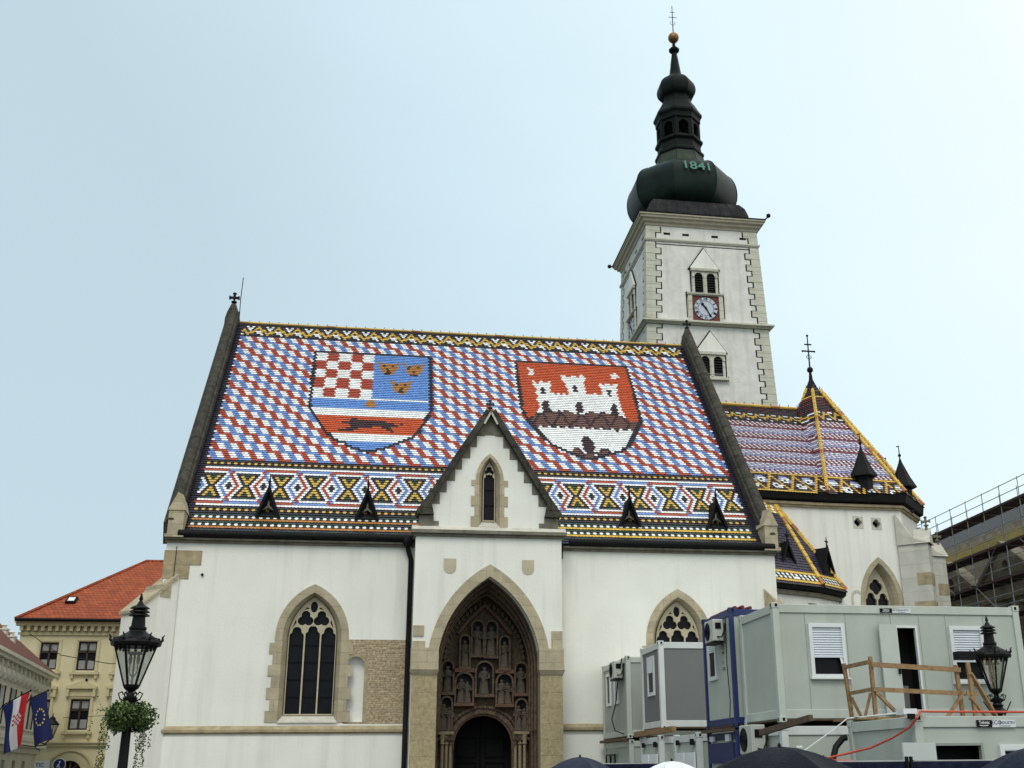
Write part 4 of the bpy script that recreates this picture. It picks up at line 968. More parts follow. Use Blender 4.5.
# ================================================================== chancel
GZ = 13.5
GP = [(15.2, 45.92), (20.25, 46.575), (24.47, 47.36), (26.73, 50.04), (26.9, 54.2), (24.6, 57.6), (15.2, 58.6)]   # gutter line in plan
ctr = Vector((20.5, 52.5))
def insetp(P, d): 
    out = []
    for i, p in enumerate(P):
        a = Vector(P[i-1]) if i else None; b = Vector(P[i+1]) if i < len(P)-1 else None; p = Vector(p)
        ns_ = []
        for q, s_ in ((a, 1), (b, -1)):
            if q is None: continue
            t_ = (p-q).normalized()*s_; ns_.append(Vector((-t_.y, t_.x)))
        n = sum(ns_, Vector((0, 0))).normalized(); out.append(tuple(p+n*d/max(.4, n.dot(ns_[0]))))
    return out
GD = [0, .10, .42, .45, .35, .1, 0]
WP = insetp(GP, .34)
hc = None
for i in range(len(WP)-1):
    a, b = WP[i], WP[i+1]; M = wallM(*a, *b); ln_ = (Vector(b)-Vector(a)).length
    q = MB(M); holes = []
    if i == 1:
        Mi = M.inverted(); lx = (Mi @ Vector((22.85, 47.08, 0))).x
        ho = gothic_window(CH, M, lx, 5.6, 8.85, 10.92, 1.15, 2, .66, 'gothic_window', True, .5, .24)
        holes.append(inset(ho, .04, lx))
        for xx in (21.95, 22.98):
            xl = (Mi @ Vector((xx, 46.95, 0))).x
            qq = MB(M); qq.poly([(xl-.28, 12.2), (xl+.28, 12.2), (xl+.28, 12.78), (xl-.28, 12.78)], -.01, .3, [foil(xl, 12.49, .21, 4, 0, 8, .56)])
            qo = qq.build('quatrefoil_opening', stone_l, CH); qq = MB(M); qq.box(xl-.26, xl+.26, .22, .26, 12.22, 12.76); qq.build('opening_dark', black_fill, qo)
            holes.append([(xl-.27, 12.21), (xl+.27, 12.21), (xl+.27, 12.77), (xl-.27, 12.77)])
    g0, g1 = GD[i]*.55, GD[i+1]*.55
    q.poly([(0, 0), (ln_, 0), (ln_, 13.2+g1), (0, 13.2+g0)], 0, .5, holes)
    q.build('chancel_wall', plaster, CH)
    c = MB(M); e_ = .05
    c.poly([(0, 12.98+g0), (ln_, 12.98+g1), (ln_, 13.08+g1), (0, 13.08+g0)], -.10, .1); c.poly([(-.02, 13.082+g0), (ln_+.04, 13.082+g1), (ln_+.04, 13.2+g1), (-.02, 13.2+g0)], -.18, .1); c.build('chancel_cornice', stone_b, CH)
    # shallow blind recess left of the window
    if i == 1:
        lx2 = lx-1.32; r_ = MB(M); r_.ring(rounded(lx2, .34, 5.6, 9.0, 10), rounded(lx2, .22, 5.6, 9.0, 10), -.02, .02); r_.build('blind_arch', stone_l, CH)
for i in range(len(GP)-1):
    a, b = GP[i], GP[i+1]; M = wallM(*a, *b); ln_ = (Vector(b)-Vector(a)).length
    q = MB(M); q.add([(0, .34, 13.19+GD[i]*.55), (ln_, .34, 13.19+GD[i+1]*.55), (ln_, .02, 13.30+GD[i+1]*.6), (0, .02, 13.30+GD[i]*.6), (ln_, -.04, 13.52+GD[i+1]), (0, -.04, 13.52+GD[i]), (ln_, .3, 13.62+GD[i+1]), (0, .3, 13.62+GD[i])], [(0, 1, 2, 3), (3, 2, 4, 5), (5, 4, 6, 7), (7, 6, 1, 0)])
    q.build('chancel_gutter', black_m, CH)
RB = Vector((21.6, 52.72, 19.75)); AP = Vector((22.62, 52.9, 21.45))
GD = [0, .10, .42, .45, .35, .1, 0]
G3 = [Vector((x, y, GZ+.05+d)) for (x, y), d in zip(GP, GD)]
RA = RB-(G3[1]-G3[0]).normalized()*6.2
def chan_col(seed=0):
    def f(X, v, r):
        if r < 5: return DRK if r % 2 else MAR if random.random() < .3 else DRK
        if r < 12:
            t = ((X)/TW) % 5; mm_ = min(t, 5-t); Lr = 9.6-1.6*mm_
            if abs(r-Lr) < .95: return YEL
            if (r == 6 and mm_ < .7) or (r == 10 and mm_ > 1.9): return WHT
            return DRK
        if r < 46:
            k = (r-12) % 4; b_ = (r-12)//4
            s = X/TW-.5*k
            if k == 3: return MRL if b_ % 2 == 0 else LVN
            return WH2 if math.floor(s+.01) % 2 == 0 else (MRL if b_ % 2 == 0 else LVN)
        if r == 46: return YEL
        if r > 55: return YEL if r < 57 else DRK
        t = ((X-.3)/TW) % 9; rr = r-47                     # 0..8 lattice of triangles with white flowers
        d1 = abs(t-rr*.5); d2 = abs(t-(9-rr*.5)); d3 = abs(t-4.5-(8-rr)*0)
        if d1 < .55 or d2 < .55: return YEL
        up_ = t > rr*.5 and t < 9-rr*.5
        cxx, cyy = (4.5, 2.6) if up_ else (0, 6.2)
        tt = t if up_ else (t if t < 4.5 else t-9)
        rd = math.hypot((tt-cxx)*.9, (rr-cyy))
        return (DRK if rd < .6 else WHT if rd < 1.6 else LBL if (up_ and rd < 2.1) else DBR)
    return f
def facet(tb, P, top, u, colf, voff=0., xo=0., main=None):
    """tile the polygon P (3D, planar); u along the eaves; v measured down from the ridge height 'top'"""
    n = (P[1]-P[0]).cross(P[2]-P[0]).normalized()
    if n.z < 0: n = -n
    u = n.cross(Vector((0, 0, 1))); u = -u.normalized()
    if u.x < -.2 or (abs(u.x) <= .2 and u.y < 0): u = -u
    dn = u.cross(n).normalized()
    if dn.z > 0: dn = -dn
    O = P[0].copy(); kk = (top-O.z)/(-dn.z) if False else 0
    O = O + dn*((O.z-top)/(-dn.z))*1.0
    Q = [((p-O).dot(u), (p-O).dot(dn)) for p in P]
    xs = [q[0] for q in Q]; vs_ = [q[1] for q in Q]
    if main:
        Om, Um, sm = main; c0 = colf
        def colf(X, v, r):
            p = O+u*X+dn*v; vm = (top-p.z)/sm; return c0((p-Om).dot(Um), vm, math.floor(vm/TR))
    tiles(tb, O, u, dn, (lambda X, v: inpoly(X, v, Q), min(xs), max(xs)), min(vs_), max(vs_), colf, xo, voff)
def ruled(P, parent, name='roof_facet'):
    b = slab(P, .10); return b.build(name, roof_base, parent)
CRF = ruled([G3[0], G3[1], RB, RA], CH, 'chancel_roof')
mainP = [G3[0], G3[1], RB, RA]
tb = MB(); U0 = (G3[1]-G3[0])
facet(tb, mainP, 19.75, U0, chan_col(), 0)
facs = [[G3[1], AP, RB], [G3[1], G3[2], AP], [G3[2], G3[3], AP], [G3[3], G3[4], AP], [G3[4], G3[5], AP]]
UM = (G3[1]-G3[0]).normalized(); sM = (19.75-G3[0].z)/math.hypot(19.75-G3[0].z, (RB-G3[1]-UM*(RB-G3[1]).dot(UM)).to_2d().length)
for k, P in enumerate(facs):
    ruled(P, CRF)
    u_ = (P[1]-P[0]) if k else U0
    cf = chan_col()
    def cf2(X, v, r, cf=cf):
        if v < -.9: return DRK
        if v < -.72: return YEL
        if v < -.0: return MAR if (r % 2) else DRK
        return cf(X, v, r)
    if k == 0: continue
    facet(tb, P, 19.75, u_, cf2, 0, -.3*k, main=(G3[0] if k == 1 else P[0], (P[1]-P[0]).normalized(), sM))
facet(tb, facs[0], 19.75, (G3[2]-G3[1]), cf2, main=(G3[0], UM, sM))
tb.build('glazed_tiles', tile_m, CRF, flipcheck=False)
bk = slab([G3[6], RA, RB, G3[5]], .1); bk.build('north_slope', roof_base, CRF); bk = slab([G3[5], RB, AP], .1); bk.build('north_slope', roof_base, CRF)
ridge(RA+Vector((0, 0, .08)), RB+Vector((0, 0, .08)), CRF, step=.5)
for Gq in G3[1:5]:
    e_ = Gq.lerp(AP, .90); o_ = (Gq-Vector((21.5, 53, Gq.z))).normalized()*.05+Vector((0, 0, .10))
    ridge(Gq+o_, e_+o_, CRF, r=.092, step=.34, knob=.09, name='hip_tiles')
ridge(RB+Vector((-.08, -.08, -.55)), RB.lerp(AP, .72)+Vector((-.08, -.08, .02)), CRF, r=.09, step=.30, knob=.09, name='hip_tiles')
q = MB(); q.lathe([(.46, 20.75), (.12, 21.55), (.06, 22.1)], (AP.x, AP.y), 8); q.build('apex_cap', black_m, CRF)
q = MB(); q.tube([(AP.x, AP.y, 21.4), (AP.x, AP.y, 24.1)], [.05, .03], 6); q.ball((AP.x, AP.y, 22.15), .17, 10)
q.box(AP.x-.32, AP.x+.32, AP.y-.03, AP.y+.03, 23.2, 23.27); q.box(AP.x-.2, AP.x+.2, AP.y-.03, AP.y+.03, 23.6, 23.66)
for s_ in (-1, 1): q.ball((AP.x+s_*.34, AP.y, 23.23), .06, 6); q.tube([(AP.x, AP.y, 22.75), (AP.x+s_*.16, AP.y, 22.9), (AP.x+s_*.05, AP.y, 23.0)], .02, 4)
q.ball((AP.x, AP.y, 24.15), .07, 6); q.build('apex_cross', iron, CRF)
# pointed roof turrets
def turret(x, y, z, s=1., parent=CRF, flag=False):
    t = MB(T3(x, y, 0)); t.lathe([(.44*s, z-.3), (.42*s, z+1.0*s)], (0, 0), 6, PI/6)
    t.lathe([(.70*s, z+.98*s), (.68*s, z+1.05*s), (.42*s, z+1.55*s), (.10*s, z+2.35*s), (.03*s, z+2.6*s)], (0, 0), 6, PI/6)
    t.tube([(0, 0, z+2.5*s), (0, 0, z+3.25*s)], [.035, .02], 5); t.ball((0, 0, z+2.75*s), .085*s, 8)
    t.tube([(-.12*s, 0, z+3.22*s), (.02, 0, z+3.25*s)], .03, 4)
    o = t.build('roof_turret', black_m, parent)
    return o
turret(22.50, 47.45, 13.80, .95); turret(25.2, 48.9, 13.70, .95); turret(26.1, 52.2, 14.2, .9)
q = MB(); q.tube([(16.05, 45.2, 11.6), (16.05, 45.2, 13.4)], .05, 5); q.ball((16.05, 45.2, 13.0), .16, 6); q.box(15.85, 16.25, 45.15, 45.25, 12.6, 12.7); q.build('roof_finial', iron, CH)
# apse buttresses with caps and crosses
def butt(px_, py_, ang, L_, w_, ztop, zcap, h):
    M = Matrix.Translation((px_, py_, 0)) @ Matrix.Rotation(ang, 4, 'Z')
    b = MB(M); b.box(-.2, L_, -w_/2, w_/2, 0, ztop); o = b.build('apse_buttress', mat('buttress_ashlar', (.60, .585, .51), .85, .08, 2, .15, 14, stain=.2, brick=(.75, .62, .012, (.8, .78, .7), .12)), CH)
    b = MB(M)
    for k in range(2): b.box(L_*(.45-.2*k), L_+.012, -w_/2-.012, w_/2+.012, ztop-1.9-1.3*k, ztop-1.35-1.3*k)
    b.build('ochre_course', stone_b, o)
    b = MB(M); b.add([(-.2, -w_/2-.07, ztop), (L_+.08, -w_/2-.07, ztop), (L_+.08, w_/2+.07, ztop), (-.2, w_/2+.07, ztop), (-.2, -w_/2-.07, zcap), (L_*.45, -w_/2-.07, ztop+.25), (L_*.45, w_/2+.07, ztop+.25), (-.2, w_/2+.07, zcap)], [(3, 2, 1, 0), (4, 5, 6, 7), (0, 1, 5, 4), (1, 2, 6, 5), (2, 3, 7, 6), (3, 0, 4, 7)])
    # gablet at the outer end
    x0 = L_*.45; b.add([(x0, -w_/2-.1, ztop), (L_+.12, -w_/2-.1, ztop), (L_+.12, w_/2+.1, ztop), (x0, w_/2+.1, ztop), (x0, 0, ztop+.75), (L_+.12, 0, ztop+.75)], [(0, 1, 5, 4), (3, 4, 5, 2), (0, 4, 3), (1, 2, 5), (3, 2, 1, 0)])
    b.build('buttress_cap', stone_l, o)
    cross_finial(M @ T3(L_-.05, 0, ztop+.65), o, stone_m, h)
butt(WP[2][0], WP[2][1], R(-38), 1.15, .80, 11.5, 13.0, .6)
butt(WP[3][0], WP[3][1], R(8), 1.1, .85, 11.5, 12.9, .6)

# low side chapel
CG = [(15.7, 43.2), (18.83, 44.66), (20.4, 45.92), (20.75, 47.4)]
CW = insetp(CG, .30); CZ = 9.0
CAP = Vector((17.62, 46.5, 12.95)); C3 = [Vector((x, y, CZ+.05)) for x, y in CG]
for i in range(3):
    a, b = CW[i], CW[i+1]; M = wallM(*a, *b); ln_ = (Vector(b)-Vector(a)).length
    q = MB(M); q.poly([(0, 0), (ln_, 0), (ln_, 8.85), (0, 8.85)], 0, .4); q.build('chapel_wall', plaster, CH)
    q = MB(M); q.box(-.02, ln_+.02, -.12, .1, 8.62, 8.80); 
    if i == 0: q.box(ln_-.62, ln_-.12, -.014, .1, 7.9, 8.35)
    if i == 1: q.box(.55, 1.0, -.014, .1, 7.9, 8.35)
    q.build('chapel_cornice', stone_m, CH)
    a, b = CG[i], CG[i+1]; M = wallM(*a, *b); ln_ = (Vector(b)-Vector(a)).length
    q = MB(M); q.add([(0, .32, 8.79), (ln_, .32, 8.79), (ln_, .0, 8.86), (0, .0, 8.86), (ln_, -.04, 9.03), (0, -.04, 9.03), (ln_, .3, 9.12), (0, .3, 9.12)], [(0, 1, 2, 3), (3, 2, 4, 5), (5, 4, 6, 7), (7, 6, 1, 0)]); q.build('chapel_gutter', black_m, CH)
CHR = ruled([C3[0], C3[1], CAP, Vector((15.7, 46.2, 12.95))], CH, 'chapel_roof')
PURP = (.050, .045, .075)
def chap_col(vb):
    def f(X, v, r):
        d = vb-v
        if d < .12: return DRK
        if d < .26: return YEL
        if d < .55: return WHT if (int(X/TW/1.0) + r) % 2 else GRN
        if d < .70: return YEL if r % 2 else ORG
        if v < .5: return YEL if int(X/TW) % 3 else WHT
        return PURP if random.random() < .9 else DRK
    return f
tb = MB()
cf_ = [[C3[0], C3[1], CAP, Vector((15.7, 46.2, 12.95))], [C3[1], C3[2], CAP], [C3[2], C3[3], CAP]]
for k, P in enumerate(cf_):
    u_ = P[1]-P[0]; n = (P[1]-P[0]).cross(P[2]-P[0]).normalized(); dn = u_.normalized().cross(n); vb = 3.9/abs(dn.z)
    if k: ruled(P, CHR)
    facet(tb, P, 12.95, u_, chap_col(vb))
tb.build('glazed_tiles', tile_m, CHR, flipcheck=False)
ridge(C3[1]+Vector((0, -.02, .08)), CAP+Vector((0, -.02, .05)), CHR, r=.115, step=.36, knob=0, name='hip_tiles')
ridge(C3[2]+Vector((0.02, 0, .08)), CAP+Vector((.05, 0, .05)), CHR, r=.115, step=.36, knob=.10, name='hip_tiles')
def small_dormer(cx, y0, z0, parent, rot=0., hw=.42, h=1.05):
    M = Matrix.Translation((cx, y0, z0)) @ Matrix.Rotation(rot, 4, 'Z')
    d = MB(M); d.poly([(-hw, 0), (hw, 0), (0, h)], 0, .08, [[(-hw*.5, .1), (hw*.5, .1), (0, h*.6)]])
    for s_ in (-1, 1): d.add([(s_*(hw+.1), -.1, -.08), (0, -.14, h+.08), (0, 1.0, h+.08), (s_*(hw+.1), .35, -.08)], [(0, 1, 2, 3)])
    d.strip([(-hw-.06, -.06), (0, h+.05), (hw+.06, -.06)], .09, -.14, -.06); d.box(-hw-.1, hw+.1, -.1, .15, -.12, 0)
    d.tube([(0, -.08, h), (0, -.08, h+.55)], [.05, .015], 5); d.box(-.12, .12, -.1, -.06, h+.3, h+.36)
    o = d.build('dormer', black_m, parent); q = MB(M); q.box(-hw*.45, hw*.45, .02, .06, .1, h*.4); q.build('dormer_panel', lead, o)
small_dormer(17.30, 44.62, 9.85, CHR, R(24)); small_dormer(19.55, 45.75, 9.85, CHR, R(38))

# ================================================================== office containers
def container(name_label, x0, y0, z0, L_, W_, H_, fmat, pmat, loc_group, front=None, side_panel=None, gates=False):
    t = thing('office_container', name_label, 'container', (x0, y0, z0), 0, loc_group)
    M = T3(x0, y0, z0); pw, ph = (.11, .17) if fmat is cont_b else (.16, .19)
    f = MB(M)
    for x in (0, L_-pw):
        for y in (0, W_-pw): f.box(x, x+pw, y, y+pw, 0, H_)
    for z in (.06, H_-ph-.02):
        f.box(pw, L_-pw, .012, .14, z, z+ph); f.box(pw, L_-pw, W_-.14, W_-.012, z, z+ph)
        f.box(.012, .14, pw, W_-pw, z, z+ph); f.box(L_-.14, L_-.012, pw, W_-pw, z, z+ph)
    for x in (-.012, L_-pw-.0): # corner castings stand slightly proud
        for y in (-.012, W_-pw):
            for z in (-.02, H_-.11): f.box(x, x+pw+.012, y, y+pw+.012, z, z+.13)
    f.build('frame', fmat, t, bevel=.008)
    k = MB(M)
    for z in (.045, H_-.045):
        k.box(.055, .115, -.016, .0, z-.035, z+.035); k.box(-.016, 0, .055, .115, z-.035, z+.035); k.box(L_-.115, L_-.055, -.016, 0, z-.035, z+.035)
    k.build('casting_slot', black_fill, t)
    p = MB(M); holes = front or []
    p.poly([(pw-.01, .22), (L_-pw+.01, .22), (L_-pw+.01, H_-.18), (pw-.01, H_-.18)], .045, .09, holes)
    p.build('front_panel', pmat, t)
    s = MB(M); s.box(.045, .09, .15, W_-.15, .22, H_-.18); s.box(L_-.09, L_-.045, .15, W_-.15, .22, H_-.18); s.box(.15, L_-.15, W_-.09, W_-.045, .22, H_-.18)
    s.build('side_panel', side_panel or pmat, t)
    r = MB(M); r.box(.02, L_-.02, .02, W_-.02, H_-.12, H_-.04); r.build('roof_panel', fmat, t)
    r = MB(M); r.box(.02, L_-.02, .02, W_-.02, .02, .10); r.build('floor', woodk, t)
    q = MB(M)
    x = pw+1.1
    if W_ > 3: q.box(.038, .05, W_/2-.004, W_/2+.004, .22, H_-.18)
    q.build('panel_joint', mat('joint_grey', (.31, .335, .29), .7), t) if q.v else None
    return t, M
# upper grey container with two shuttered windows and an open door
X0, Y0, Z0, H = 8.90, 24.10, 2.70, 2.60
w1 = (9.77, 10.55, 3.68, 4.81); dw = (11.86, 12.36, 2.92, 4.80); w2 = (13.22, 13.98, 3.58, 4.78)
rect = lambda a: [(a[0]-X0, a[2]-Z0), (a[1]-X0, a[2]-Z0), (a[1]-X0, a[3]-Z0), (a[0]-X0, a[3]-Z0)]
CB, M = container('grey site office container on the upper level with open door and two half-shuttered windows', X0, Y0, Z0, 6.10, 2.44, H, cont_f, cont_g, 'stacked site office containers', [rect(w1), rect(dw), rect(w2)])
Mw = T3(0, Y0, 0)
def cwin(parent, Mw, x0, x1, z0, z1, sfrac, y=0.):
    f = MB(Mw); f.strip([(x0, z0), (x1, z0), (x1, z1), (x0, z1)], .085, y-.01, y+.09, True); f.box(x0-.08, x1+.08, y-.05, y+.05, z0-.07, z0-.03)
    o = f.build('window', pvc, parent)
    g_ = MB(Mw); g_.box(x0, x1, y+.10, y+.12, z0, z1); g_.build('pane', glassd, o)
    s = MB(Mw); z = z1-.04; zb = z1-(z1-z0)*sfrac
    while z > zb: s.add([(x0+.04, y+.02, z-.055), (x1-.04, y+.02, z-.055), (x1-.04, y+.045, z), (x0+.04, y+.045, z)], [(0, 1, 2, 3)]); s.add([(x0+.04, y+.045, z-.055), (x1-.04, y+.045, z-.055), (x1-.04, y+.02, z-.055), (x0+.04, y+.02, z-.055)], [(0, 1, 2, 3)]); z -= .055
    s.box(x0+.03, x1-.03, y+.0, y+.05, z-.02, z+.02); s.build('roller_shutter', shut, o)
    b_ = MB(Mw); b_.box(x0-.02, x1+.02, y-.0, y+.03, z1+.03, z1+.05); b_.build('window_head', pvc, o)
    return o
o = cwin(CB, Mw, *w1[:4], .60) if False else cwin(CB, Mw, w1[0], w1[1], w1[2], w1[3], .60)
q = MB(Mw); q.bar((w1[1]-.10, .02, w1[2]+.45), (w1[1]-.05, -.03, w1[2]+.06), .05, .02); q.build('opening_sash', pvc, o)
cwin(CB, Mw, w2[0], w2[1], w2[2], w2[3], .60)
q = MB(Mw); q.box(dw[0]-.02, dw[1]+.02, .5, .55, 2.8, 4.9); q.box(dw[0]-.06, dw[0]-.02, .1, .5, 2.8, 4.9); q.box(dw[1]+.02, dw[1]+.06, .1, .5, 2.8, 4.9); q.build('dark_interior', black_fill, CB)
q = MB(Mw); q.strip([(dw[0], dw[2]), (dw[0], dw[3]), (dw[1], dw[3]), (dw[1], dw[2])], .05, .01, .1); q.build('door_frame', pvc, CB)
q = MB(T3(dw[0]-.02, Y0, 0) @ Matrix.Rotation(R(8), 4, 'Z')); q.box(-.46, 0, -.05, -.01, 2.84, 4.84); dl = q.build('door_leaf', mat('door_leaf_paint', (.46, .50, .45), .45, .03), CB)
q = MB(T3(dw[0]-.02, Y0, 0) @ Matrix.Rotation(R(8), 4, 'Z')); q.box(-.07, -.04, -.12, -.05, 3.72, 3.94); q.build('handle', iron, dl)
q = MB(Mw); q.box(12.02, 12.22, .42, .48, 2.95, 3.5); q.build('chair_back', cont_d, CB)
for a in (w1, dw, w2):
    q = MB(Mw)
    for xx in (a[0]-.10, a[1]+.10): q.box(xx-.004, xx+.004, .036, .05, Z0+.22, Z0+H-.18)
    q.build('panel_joint', mat('joint_grey', (.31, .335, .29)), CB)
def sticker(parent, M, w_=.74, h_=.105):
    q = MB(M); q.box(-w_/2, w_/2, -.004, 0, -h_/2, h_/2); o = q.build('maker_plate', mat('plate_white', (.62, .66, .68), .5, .02), parent)
    q = MB(M); q.box(-w_/2, -w_/2+w_*.40, -.008, -.004, -h_/2, h_/2); q.build('plate_black', black_fill, o)
    q = MB(); text(q, 'Tehnix', h_*.62, M @ T3(-w_*.30, -.010, h_*.14), space=.95); 
    qm = MB(M); qm.strip([(-w_*.42+w_*.22*i/6, -h_*.22-h_*.08*math.sin(PI*i/6)) for i in range(7)], h_*.10, -.010, -.009)
    o_ = len(q.v); q.v += qm.v; q.f += [[k_+o_ for k_ in f_] for f_ in qm.f]; q.mi += qm.mi; q.c += qm.c
    q.build('plate_lettering', whitep, o, flipcheck=False)
    q = MB(); text(q, 'ECO', h_*.78, M @ T3(w_*.02, -.006, h_*.13), space=1.0); text(q, 'INDUSTRY', h_*.52, M @ T3(w_*.29, -.006, h_*.10), space=1.0); text(q, 'www.tehnix.com', h_*.26, M @ T3(w_*.22, -.006, -h_*.32))
    q.build('plate_lettering', black_fill, o, flipcheck=False)
sticker(CB, T3(11.88, Y0-.0, 5.165), .76, .10)
# container below it
CL, _ = container('grey ground-level container under the open-door one', 8.92, 24.12, .04, 6.10, 2.44, 2.58, cont_w, cont_g, 'stacked site office containers')
# near container at the lower right
lw = (9.82, 10.74, 1.0, 2.10); lw2 = (11.12, 12.0, 1.0, 2.04); XN, YN = 9.50, 18.98
rn = lambda a: [(a[0]-XN, a[2]-.02), (a[1]-XN, a[2]-.02), (a[1]-XN, a[3]-.02), (a[0]-XN, a[3]-.02)]
CN, _ = container('nearest grey container at the lower right with a hose along its roof edge', XN, YN, .02, 6.06, 2.9, 2.58, cont_f, cont_g, 'stacked site office containers', [rn(lw), rn(lw2)])
Mn = T3(0, YN, 0)
q = MB(Mn); q.strip([(lw[0], lw[2]), (lw[1], lw[2]), (lw[1], lw[3]), (lw[0], lw[3])], .045, -.005, .1, True); o = q.build('window', mat('grey_metal_trim', (.30, .33, .29), .5), CN)
q = MB(Mn); q.box(lw[0], lw[1], .35, .38, lw[2], lw[3]); q.build('dark_interior', black_fill, o)
cwin(CN, Mn, lw2[0], lw2[1], lw2[2], lw2[3], .0)
q = MB(Mn @ T3(lw[0]-.01, 0, 0) @ Matrix.Rotation(R(14), 4, 'Z')); q.box(-.72, -.0, -.06, -.02, .9, 2.13); q.build('open_shutter', mat('open_shutter_grey', (.50, .545, .52), .5, .03), CN)
sticker(CN, Mn @ T3(11.06, 0, 2.45), .76, .125)
# blue container
XB, YB = 8.72, 26.70
CBL, _ = container('blue-framed upper container with an air conditioner and small window', XB, YB, 2.68, 6.06, 2.44, 2.86, cont_b, cont_g, 'stacked site office containers')
# local frame of the short left side of a container: x runs from far to near
def sideM(x, y_far): return Matrix.Translation((x, y_far, 0)) @ Matrix.Rotation(-PI/2, 4, 'Z')
sB = sideM(XB, YB+2.44)
q = MB(sB); q.strip([(.42, 3.95), (1.02, 3.95), (1.02, 5.15), (.42, 5.15)], .10, .0, .06, True); o = q.build('window', pvc, CBL)
q = MB(sB); q.box(.45, 1.0, .03, .05, 4.0, 4.6); q.build('pane', glassd, o)
q = MB(sB); z = 5.1
while z > 4.62: q.box(.46, .98, .005, .03, z-.045, z-.006); z -= .05
q.build('roller_shutter', shut, o)
q = MB(); text(q, 'CT', .21, sB @ T3(1.62, .03, 4.60) @ Matrix.Rotation(R(90), 4, 'Y'), space=1.1); text(q, 'C1', .1, sB @ T3(1.62, .03, 4.28)); text(q, '-1200', .11, sB @ T3(1.62, .03, 4.12))
q.build('lettering', black_fill, CBL, flipcheck=False)
q = MB(); q.tube([(XB-.03, YB+.25, 5.3), (XB-.04, YB+.3, 4.2), (XB-.04, YB+.2, 3.3), (XB-.04, YB+.3, 2.9)], .012, 4); q.build('cable', iron, CBL)
CBU, _ = container('blue container on the ground under the blue-framed one', XB, YB, .04, 6.06, 2.44, 2.55, cont_b, cont_g, 'stacked site office containers', side_panel=cont_g)
q = MB(sideM(XB, YB+2.44)); q.box(.2, 2.2, -.02, .03, 1.85, 2.33); q.build('blue_side_panel', cont_b, CBU)
q = MB(sideM(XB, YB+2.44)); q.box(.35, .7, -.05, .0, 2.38, 2.5); q.box(1.75, 2.05, -.07, .0, 2.36, 2.52); q.build('door_latch', whitep, CBU)
# white framed container with a dark grey panel
XW, YW = 8.62, 33.52
CWH, _ = container('white-framed container with a dark grey side, below the right gothic window', XW, YW, 2.86, 6.06, 2.44, 2.60, cont_w, cont_d, 'stacked site office containers')
sW = sideM(XW, YW+2.44)
q = MB(sW); q.strip([(.85, 3.95), (1.60, 3.95), (1.60, 5.05), (.85, 5.05)], .11, .0, .06, True); o = q.build('window', pvc, CWH)
q = MB(sW); q.box(.9, 1.56, .03, .05, 4.0, 4.55); q.build('pane', glassd, o); q = MB(sW); q.box(.9, 1.56, .0, .04, 4.6, 5.0); q.build('shutter_box', whitep, o)
CWL, _ = container('white container on the ground under the dark grey sided one', XW-.1, YW-.05, .04, 6.06, 2.5, 2.62, cont_w, cont_g, 'stacked site office containers')
C5, _ = container('grey ground-level container between the blue one and the dark-sided stack', 8.75, 30.2, .04, 6.06, 2.5, 2.60, cont_w, cont_g, 'stacked site office containers')
for yy in (30.2, 33.47):
    q = MB(sideM(8.75 if yy < 31 else XW-.1, yy+2.5)); 
    q.box(.25, 1.1, -.03, .02, 1.2, 2.15); q.box(1.3, 2.2, -.03, .02, 1.2, 2.15); q.build('side_door', whitep, C5 if yy < 31 else CWL)
    q = MB(sideM(8.75 if yy < 31 else XW-.1, yy+2.5)); q.box(.4, .62, -.05, .0, 2.36, 2.5); q.box(1.9, 2.15, -.05, .0, 2.34, 2.5); q.build('forklift_slot', black_fill, C5 if yy < 31 else CWL)
# far grey container against the church wall
XG, YG = 8.50, 37.62
CGR, _ = container('far grey container with two narrow windows, nearest the church wall', XG, YG, 2.72, 6.06, 4.15, 2.68, cont_f, mat('mid_grey_panel', (.33, .35, .31), .55, .05, 1.3, stain=.2), 'stacked site office containers')
sG = sideM(XG, YG+4.15)
for u0 in (.75, 2.1):
    q = MB(sG); q.strip([(u0, 3.95), (u0+.62, 3.95), (u0+.62, 5.0), (u0, 5.0)], .10, -.01, .06, True); o = q.build('window', pvc, CGR)
    q = MB(sG); q.box(u0+.04, u0+.58, .03, .05, 4.0, 4.96); q.build('pane', glassd if u0 < 1 else curtain, o)
CGL, _ = container('grey container on the ground closest to the church portal', XG+.05, YG+.02, .04, 6.06, 4.15, 2.60, cont_f, cont_g, 'stacked site office containers')
q = MB(sG)
for u0 in (.5, 1.3): q.strip([(u0, 1.1), (u0+.7, 1.1), (u0+.7, 2.2), (u0, 2.2)], .06, -.03, .02, True)
q.build('side_door', iron, CGL)
def beam(a, b, w_, h_, label, m_=wood):
    q = MB(); q.bar(a, b, w_, h_); o = q.build('timber_beam', m_); tag(o, label, 'beam', 'timber beams under the containers')
beam((8.42, 24.05, 2.46), (8.90, 22.3, 2.70), .11, .12, 'dark brown timber beam sticking out under the open-door container', woodk)
beam((8.45, 36.2, 2.775), (8.75, 32.6, 2.83), .14, .16, 'honey-coloured timber beam under the white-framed container')
beam((8.62, 29.1, 2.63), (8.64, 26.75, 2.63), .16, .08, 'thin brown board wedged under the blue-framed container', woodk)
beam((8.42, 41.7, 2.67), (8.42, 37.7, 2.67), .16, .09, 'long dark board under the far grey container', woodk)
